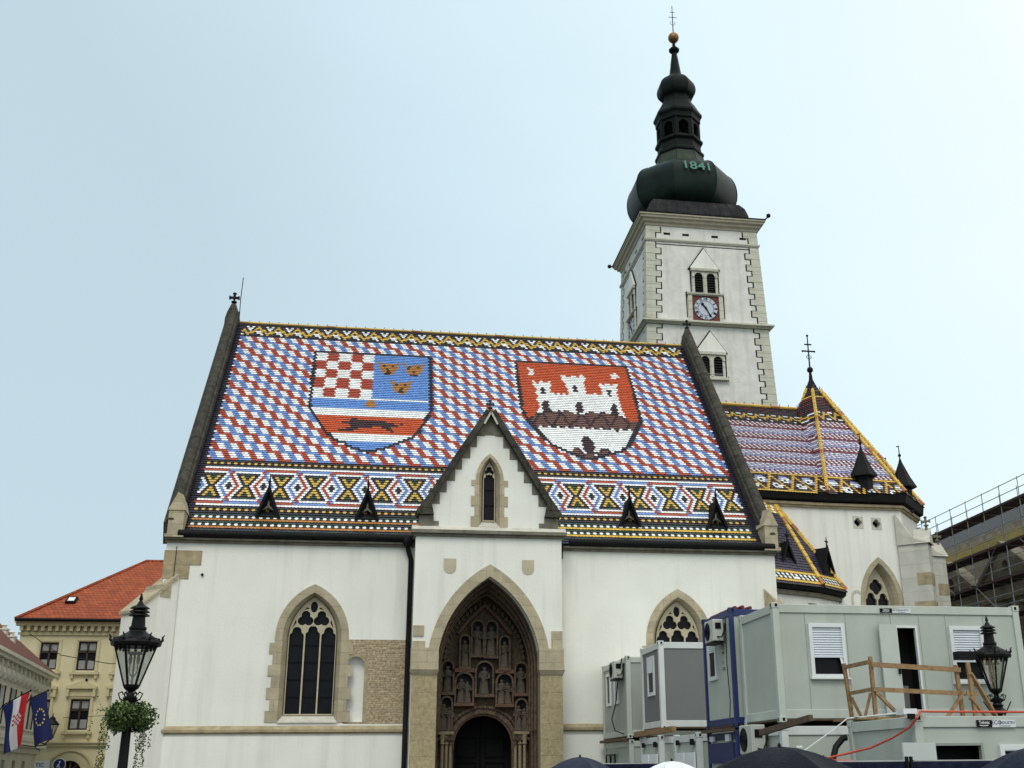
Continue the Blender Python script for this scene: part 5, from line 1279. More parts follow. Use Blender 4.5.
# air conditioners
def ac(M, label, s=1.):
    o_ = M.translation; t = thing('air_conditioner', label, 'air conditioner', tuple(o_), 0, 'air conditioning units on the containers')
    q = MB(M); q.box(-.42*s, .42*s, -.32*s, 0, 0, .62*s); q.build('housing', mat('ac_housing', (.50, .51, .45), .5, .06, 3, stain=.2), t, bevel=.02)
    q = MB(M @ T3(-.12*s, -.325*s, .31*s) @ Matrix.Rotation(PI/2, 4, 'X'))
    for r in (.05, .10, .15, .20, .24): 
        A = [(r*s*math.cos(2*PI*i/24), r*s*math.sin(2*PI*i/24), .004) for i in range(24)]; q.tube(A+[A[0]], .007*s, 4, False)
    for i in range(8): q.tube([(0, 0, .006), (.25*s*math.cos(PI*i/4), .25*s*math.sin(PI*i/4), .006)], .006*s, 4, False)
    q.build('fan_grille', iron, t)
    q = MB(M @ T3(-.12*s, -.3215*s, .31*s) @ Matrix.Rotation(PI/2, 4, 'X')); q.lathe([(.26*s, 0), (.26*s, .002)], (0, 0), 24); q.build('fan_opening', mat('fan_dark', (.05, .05, .045)), t)
    q = MB(M); q.box(.425*s, .44*s, -.25*s, -.08*s, .35*s, .52*s); q.box(-.42*s, .42*s, -.30*s, .0, -.05, -.012); q.build('bracket', iron, t)
    q = MB(M); q.tube([(.43*s, -.2*s, .12*s), (.52*s, -.1*s, .10*s), (.5*s, -.0, .3*s), (.46*s, .02, .5*s)], .02, 5); q.build('pipe', iron, t)
    return t
ac(sideM(8.70, 28.30) @ T3(.75, 0, 4.78), 'white air conditioner high on the blue-framed container, over its small window', .88)
ac(sideM(8.88, 25.65) @ T3(.15, 0, 2.02), 'lowest air conditioner with round fan grille, left of the dark brown beam', 1.05)
ac(sideM(8.48, 38.9) @ T3(.4, 0, 4.70), 'small grey air conditioner on the far grey container', .95)
# loose cable on the grey container
q = MB(); q.tube([(8.42, 37.9, 5.35), (8.36, 38.3, 4.7), (8.38, 38.9, 3.9), (8.38, 39.6, 3.4), (8.4, 39.2, 3.0), (8.42, 37.9, 2.85)], .02, 5)
tag(q.build('cable', iron), 'black cable looping down the far grey container', 'cable')
# red and blue tarp roll on the blue container roof
q = MB()
for i in range(3): q.tube([(8.95+.2*i, 26.9, 5.58+.02*(i % 2)), (8.95+.12*i, 29.0, 5.58)], .05, 6)
tag(q.build('rolled_strap', mat('dark_red_strap', (.16, .02, .04), .7, .1)), 'dark red webbing straps rolled on the blue container roof', 'strap')

# wooden landing rail in front of the open door
t = thing('timber_railing', 'timber guard rail with diagonal braces around the container landing', 'railing', (10.7, 21.9, 2.62))
def rail(name, a, b, w_=.07, h_=.07, up_=(0, 0, 1)):
    q = MB(); q.bar(a, b, w_, h_, up_); q.build(name, wood, t)
ya, yb = 21.5, 22.6
rail('deck_board', (9.55, 22.1, 2.655), (12.9, 22.1, 2.655), 1.2, .05)
rail('post', (9.93, yb, 2.66), (9.85, yb, 3.82), .07, .07); rail('post', (9.95, ya, 2.66), (9.95, ya, 3.86))
rail('post', (11.83, ya, 2.66), (11.80, ya, 3.70)); rail('post', (12.02, ya-.15, 2.66), (11.99, ya-.15, 3.74))
rail('rail', (9.86, yb-.05, 3.74), (9.95, ya-.05, 3.76), .04, .08); rail('rail', (9.93, ya-.06, 3.70), (11.86, ya-.06, 3.60), .05, .095)
rail('rail', (9.90, yb-.05, 3.20), (9.95, ya-.05, 3.22), .04, .07); rail('rail', (9.93, ya-.06, 3.21), (11.9, ya-.06, 3.13), .05, .085); rail('rail', (11.9, ya-.12, 3.13), (12.12, ya-.16, 3.12), .05, .085)
rail('brace', (9.97, ya-.08, 3.15), (10.45, ya-.1, 2.66), .08, .06); rail('brace', (9.93, ya+.1, 3.15), (9.80, ya+.2, 2.66), .05, .05); rail('brace', (9.93, yb-.05, 3.12), (10.12, yb-.1, 2.66), .05, .06)
rail('brace', (11.86, ya-.1, 3.17), (11.42, ya-.12, 2.66), .09, .05); rail('brace', (12.0, ya-.2, 3.52), (12.75, ya+.3, 2.66), .08, .05); rail('brace', (11.92, ya-.2, 3.05), (12.3, ya-.1, 2.66), .07, .05)
# hoses and cables near the corner
q = MB(); q.tube([(15.4, 19.05, 2.655), (12.5, 19.06, 2.65), (11.0, 19.04, 2.655), (9.85, 19.02, 2.66), (9.60, 18.9, 2.66), (9.50, 18.85, 2.55), (9.42, 19.0, 2.40), (9.25, 19.4, 2.22), (9.0, 19.8, 2.06), (8.62, 20.1, 1.96), (8.35, 20.2, 1.90), (8.5, 20.3, 1.85), (8.8, 20.2, 1.84)], .020, 8)
tag(q.build('hose', orange, smooth=True), 'orange-red hose running over the lower container and sagging to the left', 'hose')
q = MB(); q.tube([(9.46, 21.9, 2.30), (9.38, 21.9, 2.28), (9.22, 21.9, 2.12), (9.10, 21.8, 1.9), (9.0, 21.8, 1.2), (9.0, 21.8, .06)], .065, 8)
tag(q.build('drain_pipe', iron, smooth=True), 'thick black corrugated pipe at the far corner of the lower right container', 'pipe')
q = MB(); q.tube([(9.50, 21.88, 2.66), (9.2, 21.9, 2.45), (8.7, 22.0, 2.12), (8.3, 22.0, 1.88), (8.0, 22.0, 1.5)], .012, 5); q.tube([(9.5, 21.88, 2.66), (9.6, 21.5, 2.67), (9.52, 20.8, 2.66), (9.60, 20.0, 2.67), (9.55, 19.2, 2.66)], .018, 5)
tag(q.build('rope', whitep), 'thin white rope hanging from the roof edge of the lower right container', 'rope')
t = thing('floodlight', 'white floodlight lying on the corner of the lower right container roof', 'floodlight', (9.5, 19.1, 2.6))
q = MB(); q.box(9.30, 9.56, 18.95, 19.25, 2.61, 2.71); q.build('housing', whitep, t); q = MB(); q.box(9.36, 9.48, 18.88, 18.95, 2.53, 2.62); q.build('lens', black_fill, t)

# ================================================================== street lamps
def street_lamp(x, y, label, dz=0.):
    t = thing('street_lamp', label, 'street lamp', (x, y, 0), 0, 'old black lantern street lamps'); M = T3(x, y, 0)
    q = MB(M); q.lathe([(.20, 0), (.20, .25), (.15, .30), (.13, .7), (.10, .8), (.078, 2.5), (.085, 2.85+dz), (.11, 2.88+dz), (.08, 2.95+dz)], (0, 0), 12); q.build('post', iron, t, smooth=True)
    M0 = M; M = T3(x, y, dz+.09) @ Matrix.Diagonal((.84, .84, 1, 1)); q = MB(M); q.lathe([(.05, 2.80), (.13, 2.86), (.15, 2.92), (.08, 2.96), (.06, 3.02), (.15, 3.08), (.17, 3.12), (.14, 3.14)], (0, 0), 10)
    for k in range(6):
        a = PI/3*k+.2; c, s = math.cos(a), math.sin(a); q.tube([(.06*c, .06*s, 2.84), (.20*c, .20*s, 2.90), (.24*c, .24*s, 2.99), (.17*c, .17*s, 3.02), (.14*c, .14*s, 2.97)], .014, 4)
    q.build('lantern_foot', iron, t)
    M = T3(x, y, dz) @ Matrix.Diagonal((.84, .84, 1, 1)); r0, r1, z0, z1 = .155, .43, 3.22, 3.93
    P = [(math.cos(PI/3*k+.2), math.sin(PI/3*k+.2)) for k in range(6)]
    q = MB(M)
    for c, s in P: q.bar((r0*c, r0*s, z0), (r1*c, r1*s, z1), .035)
    for k in range(6):
        a, b = P[k], P[(k+1) % 6]
        for r, z in ((r0, z0), (r1, z1-.03)): q.bar((r*a[0], r*a[1], z), (r*b[0], r*b[1], z), .03)
        # scalloped skirt under the rim
        for j in range(3):
            u_ = (j+.5)/3; px_, py_ = a[0]*(1-u_)+b[0]*u_, a[1]*(1-u_)+b[1]*u_; q.ball((px_*(r1-.02), py_*(r1-.02), z1-.07), .035, 5)
    q.build('lantern_frame', iron, t)
    gm = bpy.data.materials.get('lamp_glass')
    if not gm:
        gm = bpy.data.materials.new('lamp_glass'); gm.use_nodes = True; n = gm.node_tree.nodes; l = gm.node_tree.links; n.clear()
        o_ = n.new('ShaderNodeOutputMaterial'); mxs = n.new('ShaderNodeMixShader'); tr = n.new('ShaderNodeBsdfTransparent'); tr.inputs[0].default_value = (.78, .80, .76, 1); gl = n.new('ShaderNodeBsdfGlossy'); gl.inputs['Roughness'].default_value = .15; gl.inputs[0].default_value = (.8, .82, .8, 1)
        mxs.inputs[0].default_value = .18; l.new(tr.outputs[0], mxs.inputs[1]); l.new(gl.outputs[0], mxs.inputs[2]); l.new(mxs.outputs[0], o_.inputs[0])
    q = MB(M)
    for k in range(6):
        a, b = P[k], P[(k+1) % 6]; q.add([(r0*a[0], r0*a[1], z0), (r0*b[0], r0*b[1], z0), (.98*r1*b[0], .98*r1*b[1], z1-.02), (.98*r1*a[0], .98*r1*a[1], z1-.02)], [(0, 1, 2, 3)])
    q.build('lantern_glass', gm, t)
    q = MB(M); q.tube([(0, 0, 3.1), (0, 0, 3.75)], .022, 6)
    for s_ in (-1, 1): q.tube([(0, 0, 3.35), (s_*.08, 0, 3.45), (s_*.08, 0, 3.62)], .014, 5); q.lathe([(.03, 3.6), (.04, 3.68), (.02, 3.76)], (s_*.08, 0), 6)
    q.box(-.13, .13, -.13, .13, 3.76, 3.80); q.build('gas_mantle', mat('lamp_mantle', (.35, .34, .30), .6, .1), t)
    q = MB(T3(x, y, dz+3.93) @ Matrix.Diagonal((.84, .84, .81, 1)) @ T3(0, 0, -3.93)); q.lathe([(.50, 3.90), (.52, 3.96), (.50, 4.02), (.34, 4.12), (.20, 4.20), (.165, 4.24), (.18, 4.27), (.18, 4.31), (.145, 4.33), (.125, 4.58)], (0, 0), 12, .2)
    for z, r in ((4.56, .22), (4.64, .21), (4.72, .20)): q.lathe([(r, z), (r*.96, z+.02), (.11, z+.07)], (0, 0), 14)
    q.lathe([(.12, 4.74), (.05, 4.86), (.03, 4.90), (.045, 4.94), (.012, 5.06)], (0, 0), 8)
    for c, s in P: q.tube([(.47*c, .47*s, 3.98), (.53*c, .53*s, 4.04), (.52*c, .52*s, 4.10), (.56*c, .56*s, 4.15)], [.035, .03, .022, .012], 5)
    for k in range(6):
        a, b = P[k], P[(k+1) % 6]; q.poly  # small lotus leaves on the crown
        for j in (.25, .5, .75):
            px_, py_ = a[0]*(1-j)+b[0]*j, a[1]*(1-j)+b[1]*j; q.ball((px_*.50, py_*.50, 4.03), .045, 5)
    q.build('lantern_crown', iron, t)
    return t
street_lamp(-4.24, 21, 'black lantern street lamp carrying a round flower basket, in front of the church corner')
l2 = street_lamp(13.68, 23.3, 'black lantern street lamp on the right, in front of the grey office container', .12)
q = MB(T3(13.68, 23.3, 0)); q.box(-.86, -.40, -.12, .12, 3.98, 4.16); q.build('spotlight', iron, l2)
q = MB(T3(13.68, 23.3, 0)); q.lathe([(.16, 2.80), (.18, 2.88), (.10, 2.95), (.13, 3.0)], (0, 0), 8)
for s_ in (-1, 1): q.tube([(s_*.12, 0, 2.75), (s_*.33, 0, 3.08)], .014, 4)
q.build('bracket_spike', iron, l2)
# hanging flower basket round the left post
t = thing('flower_basket', 'round flower basket with green leaves and trailing vines on the left lamp post', 'flower basket', (-4.24, 21, 2.4))
q = MB(T3(-4.24, 21, .14)); q.lathe([(.10, 2.36), (.20, 2.38), (.28, 2.48), (.30, 2.54), (.26, 2.54), (.1, 2.46)], (0, 0), 16); q.build('bowl', soil, t)
rnd = random.Random(11)
def leaf(q, p, s, d=None):
    d = d or Vector((rnd.uniform(-1, 1), rnd.uniform(-1, 1), rnd.uniform(-.6, 1))).normalized(); u = d.cross(Vector((rnd.uniform(-1, 1), rnd.uniform(-1, 1), rnd.uniform(-1, 1)))).normalized()
    p = Vector(p); q.add([p, p+d*s*.5+u*s*.35, p+d*s, p+d*s*.5-u*s*.35], [(0, 1, 2, 3)])
for mt, n_, off in ((greenl, 2000, 0), (greenl2, 1100, .03)):
    q = MB(T3(-4.24, 21, .14))
    for i in range(n_):
        a = rnd.uniform(0, 2*PI); ph = rnd.uniform(-1.1, 1.25); rr = rnd.uniform(.75, 1.05)
        lump = 1+.16*math.sin(3*a+1)+.10*math.sin(7*a)
        r = .39*math.cos(ph*.95)*rr*lump; z = 2.52+.24*math.sin(ph)*rr*(1+.2*math.sin(2*a))
        leaf(q, (r*math.cos(a), r*math.sin(a), z+off), rnd.uniform(.035, .075))
    q.build('foliage', mt, t, flipcheck=False)
q = MB(T3(-4.24, 21, .14))
for k in range(13):
    a = (rnd.uniform(-.9, .9) if k % 4 else rnd.uniform(2.4, 3.9)) if k < 10 else rnd.uniform(0, 6.28); r = rnd.uniform(.28, .44); L_ = rnd.uniform(.5, 1.35) if k % 3 else .5
    x, y = r*math.cos(a), r*math.sin(a)*.8; z = 2.5
    while z > 2.5-L_:
        x += rnd.uniform(-.008, .008); leaf(q, (x, y, z), .045); leaf(q, (x, y, z), .04, Vector((rnd.uniform(-1, 1), 0, -.3)).normalized()); z -= .030
for k in range(3):
    x, z = -.35, 2.62
    for j in range(14): x -= .018; z += .012-.004*j*(k-.5); leaf(q, (x, -.1*k, z), .04)
q.build('vine', greenl, t, flipcheck=False)

# ================================================================== yellow town house, left
YH = thing('yellow_house', 'yellow town house with red tiled hipped roof at the left of the church', 'house', (-12, 60, 0))
YM = T3(0, 60, 0)
wins = [(-16.28, .43, 6.72, 8.06), (-14.45, .45, 6.68, 8.12), (-12.55, .45, 6.68, 8.12), (-16.35, .45, 3.78, 5.26), (-14.47, .46, 3.80, 5.28), (-12.55, .46, 3.80, 5.28), (-10.6, .45, 6.68, 8.12), (-10.6, .46, 3.8, 5.28)]
hl = [[(x-w_, a), (x+w_, a), (x+w_, b), (x-w_, b)] for x, w_, a, b in wins]
ah = [rounded(x, .62, .4, 1.75, 10) for x in (-14.6, -12.3)]
q = MB(YM); q.poly([(-17.75, 0), (-8, 0), (-8, 9.1), (-17.75, 9.1)], 0, .4, hl+ah); q.box(-17.75, -17.35, .4, 12, 0, 9.1); q.box(-17.75, -8, 11.6, 12, 0, 9.1); q.box(-8.3, -8, .4, 11.6, 0, 9.1); q.build('wall', yellowh, YH)
q = MB(YM); q.box(-17.85, -8, -.12, 0, 3.02, 3.16); q.box(-17.9, -8, -.20, 0, 3.162, 3.24)
q.box(-17.85, -8, -.10, 0, 8.42, 8.55); q.box(-17.95, -8, -.30, 0, 8.86, 9.0); q.box(-18.0, -8, -.40, 0, 9.002, 9.12)
x = -17.75
while x < -8: q.box(x, x+.16, -.28, 0, 8.62, 8.86); x += .34
q.build('cornice', yellowt, YH)
for i, (x, w_, a, b) in enumerate(wins):
    q = MB(YM); q.strip([(x-w_, a), (x+w_, a), (x+w_, b), (x-w_, b)], .09, .06, .16, True); q.box(x-.04, x+.04, .07, .15, a, b); q.box(x-w_, x+w_, .07, .15, a+(b-a)*.62, a+(b-a)*.62+.08); o = q.build('window', winf, YH)
    q = MB(YM); q.box(x-w_, x+w_, .14, .16, a, b); q.build('pane', glassd, o)
    q = MB(YM); q.box(x-w_+.08, x-.06, .125, .138, a+(b-a)*.70, b-.08); q.box(x+.06, x+w_-.08, .125, .138, a+(b-a)*.70, b-.08); q.box(x-w_+.08, x-.06, .125, .138, a+.08, a+.5); q.box(x+.06, x+w_-.08, .125, .138, a+.08, a+.5); q.build('curtain', curtain, o)
    q = MB(YM); q.strip([(x-w_-.10, a-.04), (x-w_-.10, b+.1), (x+w_+.10, b+.1), (x+w_+.10, a-.04)], .12, -.04, .01); q.box(x-w_-.25, x+w_+.25, -.16, 0, a-.20, a-.08)
    for s_ in (-1, 1): q.box(x+s_*(w_+.12)-.06, x+s_*(w_+.12)+.06, -.12, 0, a-.40, a-.20)
    if b < 6:
        q.box(x-w_-.28, x+w_+.28, -.22, 0, b+.50, b+.62); q.box(x-w_-.2, x+w_+.2, -.08, 0, b+.14, b+.5)
        q.poly([(x-w_-.28, b+.622), (x+w_+.28, b+.622), (x, b+.90)], -.16, 0)
        for s_ in (-1, 1): q.box(x+s_*(w_+.18)-.07, x+s_*(w_+.18)+.07, -.20, 0, b+.12, b+.5)
    q.build('surround', yellowt, o)
for x in (-14.6, -12.3):
    q = MB(YM); q.ring(rounded(x, .95, 0, 1.75, 12), rounded(x, .60, 0, 1.75, 12), -.08, .02); q.ring(rounded(x, 1.15, 0, 1.75, 12), rounded(x, 1.05, 0, 1.75, 12), -.11, .01); o = q.build('arched_opening', yellowt, YH)
    q = MB(YM); q.poly(rounded(x, .62, .4, 1.75, 10), .15, .18); q.build('pane', glassd, o)
    q = MB(YM)
    for k in range(5): 
        a_ = PI*(k+.5)/5; q.tube([(x+.15*math.cos(a_), .12, 1.78+.12*math.sin(a_)), (x+.55*math.cos(a_), .12, 1.78+.5*math.sin(a_))], .05, 5)
    q.build('fanlight', gold, o)
e0 = Vector((-17.95, 59.5, 9.15)); e1 = Vector((-7.8, 59.5, 9.15)); p0 = Vector((-13.25, 66, 13.35)); p1 = Vector((-7.8, 66, 13.35)); e2 = Vector((-17.95, 72.5, 9.15)); e3 = Vector((-7.8, 72.5, 9.15))
q = MB(); q.add([e0, e1, p1, p0], [(0, 1, 2, 3)]); q.add([e2, e0, p0], [(0, 1, 2)]); q.add([e3, e2, p0, p1], [(0, 1, 2, 3)]); q.add([e0, e1, e3, e2], [(3, 2, 1, 0)]); q.build('roof', redroof, YH)
q = MB(); q.tube([e0-Vector((0, .05, .02)), e1-Vector((0, .05, .02))], .09, 6); q.build('gutter', black_m, YH)
q = MB(); q.tube([e0+Vector((0, 0, .04)), p0, p1], .09, 6); q.build('ridge_tiles', redroof, YH)
sl_ = (p0.z-e0.z)/(p0.y-e0.y); ysk = 61.3; Mx = Matrix.Translation((-15.85, ysk, 9.15+(ysk-59.5)*sl_+.03)) @ Matrix.Rotation(math.atan(sl_), 4, 'X')
q = MB(Mx); q.box(-.26, .26, -.32, .32, 0, .10); o = q.build('skylight', black_m, YH); q = MB(Mx); q.box(-.16, .16, -.20, .20, .101, .115); q.build('pane', mat('skylight_glass', (.75, .78, .80), .1, .02), o)
q = MB(YM); q.ball((-14.3, -.04, 6.22), .07, 6); q.build('wall_ornament', iron, YH)
def sign(x, z, r, label, round_=True):
    if round_:
        o = MB(T3(x, 59.6, z) @ Matrix.Rotation(PI/2, 4, 'X')); o.lathe([(r, 0), (r, .03)], (0, 0), 24); ob = tag(o.build('round_sign', flagb), label, 'sign')
        k = MB(T3(x, 59.56, z) @ Matrix.Rotation(PI/2, 4, 'X')); A = [(r*.96*math.cos(2*PI*i/24), r*.96*math.sin(2*PI*i/24), 0) for i in range(24)]; k.tube(A+[A[0]], .02, 4, False); WM[ob] = Matrix(); k.build('rim', flagw, ob)
        k = MB(T3(0, 59.55, 0)); k.strip([(x-.09, z-.13), (x-.06, z-.02), (x, z+.05), (x-.02, z-.04), (x+.04, z-.15)], .045, -.01, 0); k.ball((x+.01, 0, z+.13), .045, 6); k.build('pictogram', flagw, ob)
        k = MB(); k.tube([(x, 59.63, 0), (x, 59.63, z)], .03, 6); k.build('post', iron, ob)
sign(-14.98, 2.16, .30, 'round blue sign with white rim in front of the yellow house')
q = MB(T3(0, 59.86, 0)); q.box(-16.4, -15.5, 0, .03, 1.9, 2.36); ws = tag(q.build('wall_sign', whitep), 'white notice board on the yellow house beside the round sign', 'sign')
q = MB(); text(q, 'TIC', .26, T3(-15.95, 59.85, 2.16)); q.build('lettering', flagb, ws, flipcheck=False)
# cables across the street
q = MB(); q.tube([(-17.0, 59.0, 8.35), (-14.9, 57, 7.15), (-12.0, 54, 6.5), (-8.2, 46, 5.8)], .018, 4); tag(q.build('overhead_cable', iron), 'thin dark cable sagging before the upper windows of the yellow house', 'cable')
q = MB(); q.tube([(-15.0, 59.2, 4.35), (-9.0, 58.5, 4.6)], .012, 4); tag(q.build('overhead_cable', iron), 'thin cable at first-floor height on the yellow house', 'cable')

# ================================================================== white palace wing, far left
WH = thing('white_palace', 'cream palace wing with brown tiled roof, arched frieze and balcony at the far left', 'building', (-15.2, 58.4, 0))
PA = Vector((-15.55, 58.9)); dd = Vector((math.sin(R(-6.3)), math.cos(R(-6.3))))
ezW = 6.5; PA = Vector((-15.62, 57.7))
PB = PA-dd*22
HM = wallM(PB.x, PB.y, PA.x, PA.y)            # x from near end (0) to far corner (22); y into the building
LW = 22
wn = []
x = 2.6
while x < 21: wn.append(x); x += 2.35
q = MB(HM); q.poly([(0, 0), (LW, 0), (LW, 6.2), (0, 6.2)], 0, .5, [[(x-.5, 3.35), (x+.5, 3.35), (x+.5, 5.1), (x-.5, 5.1)] for x in wn]+[[(x-.38, .8), (x+.38, .8), (x+.38, 2.3), (x-.38, 2.3)] for x in wn])
q.box(LW-.5, LW, .5, 9, 0, 6.2); q.box(0, .5, .5, 9, 0, 6.2); q.box(.5, LW-.5, 8.6, 9, 0, 6.2); q.build('wall', cream, WH)
q = MB(HM); q.box(-.1, LW+.1, -.16, 0, 2.62, 2.85); q.box(-.15, LW+.25, -.22, 0, 3.0, 3.1); q.box(-.2, LW+.35, -.45, 0, 6.15, 6.28); q.box(-.2, LW+.25, -.30, 0, 6.02, 6.148); q.build('cornice', cream, WH)
q = MB(HM); x = .8
while x < LW:
    q.ring(rounded(x, .42, 5.45, 5.55, 8), rounded(x, .30, 5.45, 5.55, 8), -.14, .0); q.ball((x, -.10, 5.55), .20, 7, 1.1); q.box(x+.44, x+.56, -.22, 0, 5.3, 6.0); x += 1.0
q.build('arched_frieze', mat('frieze_stone', (.74, .70, .58), .85, .12, 4), WH)
for x in wn:
    q = MB(HM); q.strip([(x-.5, 3.35), (x+.5, 3.35), (x+.5, 5.1), (x-.5, 5.1)], .08, .08, .16, True); q.box(x-.03, x+.03, .09, .16, 3.35, 5.1); q.box(x-.5, x+.5, .09, .16, 4.5, 4.56); o = q.build('window', whitep, WH)
    q = MB(HM); q.box(x-.5, x+.5, .16, .18, 3.35, 5.1); q.build('pane', glassd, o)
    for s_ in (-1, 1):
        k = MB(HM @ T3(x+s_*.52, -.02, 0) @ Matrix.Rotation(s_*R(28), 4, 'Z')); x0, x1 = sorted((0, s_*.5)); k.box(x0, x1, -.04, 0, 3.3, 5.12); k.build('shutter', winf, o)
    q = MB(HM); q.box(x-.38, x+.38, .14, .18, .8, 2.3); q.build('pane', glassd, WH)
q = MB(HM)
x = .2
while x < LW-.1: q.lathe([(.05, 3.1), (.075, 3.25), (.04, 3.38), (.06, 3.5)], (x, -.30), 6); x += .22
q.box(0, LW, -.38, -.22, 3.5, 3.58); q.box(0, LW, -.42, 0, 2.86, 2.998); q.build('balustrade', cream, WH)
q = MB(HM); q.add([(-.3, -.45, 6.28), (LW+.45, -.45, 6.28), (LW-3.2, 4.5, 10.6), (-.3, 4.5, 10.6), (LW+.45, 9.4, 6.28), (-.3, 9.4, 6.28)], [(0, 1, 2, 3), (1, 4, 2), (4, 5, 3, 2), (0, 3, 5), (0, 5, 4, 1)]); o = q.build('roof', brownroof, WH)
for cx_, cy_, ct_ in ((-15.72, 52, 7.42), (-16.2, 52.4, 7.78), (-17.6, 49, 9.6)):
    q = MB(T3(cx_, cy_, 0)); q.box(-.14, .14, -.14, .14, 6.6, ct_); q.box(-.18, .18, -.18, .18, ct_, ct_+.06); q.lathe([(.09, ct_+.06), (.08, ct_+.2), (.15, ct_+.21), (.02, ct_+.3)], (0, 0), 8); q.build('chimney', cream, o)
# wall lantern on the palace
t = thing('wall_lantern', 'small black wall lantern on the corner of the cream palace below the flags', 'lantern', (-11.6, 46, 2.7))
lp = Vector((-12.15, 46.5, 3.4))
q = MB(T3(*lp)); q.lathe([(.04, -.42), (.08, -.38), (.10, -.36)], (0, 0), 6); 
for k in range(6):
    c, s = math.cos(PI/3*k), math.sin(PI/3*k); q.bar((.10*c, .10*s, -.36), (.24*c, .24*s, .12), .02)
q.lathe([(.28, .12), (.27, .16), (.12, .32), (.10, .40), (.03, .44), (.01, .56)], (0, 0), 6); q.build('lantern_frame', iron, t)
q = MB(T3(*lp)); q.lathe([(.09, -.36), (.22, .11)], (0, 0), 6, cap=False); q.build('lantern_glass', bpy.data.materials['lamp_glass'], t)
q = MB(); q.tube([(lp.x, lp.y, lp.z-.4), (lp.x-.2, lp.y, lp.z-.62), (lp.x-.6, lp.y, lp.z-.66), (lp.x-1.0, lp.y, lp.z-.6)], .022, 5); q.tube([(lp.x-.1, lp.y, lp.z-.6), (lp.x-.35, lp.y, lp.z-.5), (lp.x-.5, lp.y, lp.z-.7), (lp.x-.3, lp.y, lp.z-.8)], .02, 5); q.build('bracket', iron, t)

# ================================================================== flags
def flag(label, origin, du, dv, nu, nv, colf, mats_, wav, name='flag', w_=1., taper=None):
    """cloth hung from a slanting pole: u across, v down"""
    t = thing(name, label, 'flag', tuple(origin)); q = MB(); O = Vector(origin); du = Vector(du); dv = Vector(dv)
    vs = []
    for j in range(nv+1):
        for i in range(nu+1):
            u_, v_ = i/nu, j/nv; p = O+du*u_*(1 if not taper else (1+(taper-1)*v_))+dv*v_
            if taper: p += du*(1-taper)*.5*v_*wav[3]
            p += Vector((0, 1, 0))*wav[0]*math.sin(wav[1]*u_+wav[2]*v_+.5)*(.3+v_); p += du*.05*math.sin(5*v_+3*u_)
            vs.append(p)
    o = 0; q.v = vs
    for j in range(nv):
        for i in range(nu): a = j*(nu+1)+i; q.f.append([a, a+1, a+nu+2, a+nu+1]); q.mi.append(colf((i+.5)/nu, (j+.5)/nv)); q.c.append(None)
    c = q.build('cloth', mats_, t, smooth=True, flipcheck=False)
    so_ = c.modifiers.new('thick', 'SOLIDIFY'); so_.thickness = .01
    a = O+Vector((0, 0, .04)); b = O+du
    q = MB(); q.tube([O+Vector((-.3, .6, -.2)), O+Vector((0, 0, .03)), b+du*.04+Vector((0, 0, .03))], .022, 6); q.ball(b+du*.05+Vector((0, 0, .03)), .04, 6); q.build('pole', iron, t)
    return t, vs
def emblem(u, v):
    if abs(u-.62) < .17 and abs(v-.42) < .10: return 1 if (int((u-.45)/.068)+int((v-.32)/.04)) % 2 else 2
    return None
def croat(u, v):
    e = emblem(u, v)
    if e is not None: return e
    return 0 if u < .36 else (1 if u < .68 else 2)
flag('red, white and blue striped flag with chequered shield, drooping from a pole at the palace', (-13.28, 44, 4.08), (.88, -.1, .50), (.18, 0, -1.75), 30, 50, croat, [flagb, flagw, flagr], (.12, 7, 3, .9), taper=.55)
def eu(u, v):
    U = (u-.5)*1.0; V = (v-.46)*1.75
    for k in range(12):
        a = 2*PI*k/12
        if math.hypot(U-.29*math.cos(a), V-.29*math.sin(a)) < .036: return 1
    return 0
flag('dark blue flag with a ring of yellow stars, hanging beside the striped flag', (-12.44, 44.2, 4.33), (.60, -.1, .28), (.42, 0, -1.62), 60, 84, eu, [mat('flag_navy', (.008, .015, .09), .8, .12), flagy], (.06, 5, 2, 0), taper=.92)

# ================================================================== scaffolded building, right
SA = Vector((30.97, 47.95)); sdv = Vector((math.sin(R(2.2)), math.cos(R(2.2))))
S0 = SA-sdv*6; S1_ = SA+sdv*26
SM = wallM(S1_.x, S1_.y, S0.x, S0.y)         # x runs from far (0) to near (32); y into the building
sx = lambda s_: 26-s_                           # s measured away from SA
OB = thing('old_building', 'old stone building with gables and columns wrapped in scaffolding, far right', 'building', (SM @ Vector((16, 4, 0)))[:3])
q = MB(SM); q.poly([(0, 0), (32, 0), (32, 11.6), (0, 11.6)], 1.3, 1.7, [[(x, 7.4), (x+1.1, 7.4), (x+1.1, 9.6), (x, 9.6)] for x in (6, 9, 12, 15, 18.5, 22, 25.5, 29)]); q.box(0, 32, 12, 12.5, 0, 11.6); q.box(0, 32, 1.06, 1.4, 11.6, 13.6); q.box(0, .4, 1.7, 12, 0, 11.6); q.box(31.6, 32, 1.7, 12, 0, 11.6); q.build('wall', oldwall, OB)
q = MB(SM)
for x in (4.5, 10.5, 16.5, 22.5): 
    q.poly([(x-2.4, 10.9), (x+2.4, 10.9), (x, 12.4)], .5, 1.2, [rounded(x, .3, 11.1, 11.4, 8)]); q.strip([(x-2.7, 10.8), (x, 12.55), (x+2.7, 10.8)], .22, .3, 1.3)
q.box(0, 32, 1.0, 1.35, 11.2, 11.6); q.box(0, 32, 1.05, 1.35, 9.9, 10.15); q.build('gable', oldwall, OB)
q = MB(SM)
for x in (5, 8.3, 11.4, 14.2, 17.4, 20.8, 24.2, 27.8, 30.5): q.lathe([(.36, 0), (.34, 9.2), (.46, 9.4), (.46, 9.7)], (x, .9), 12)
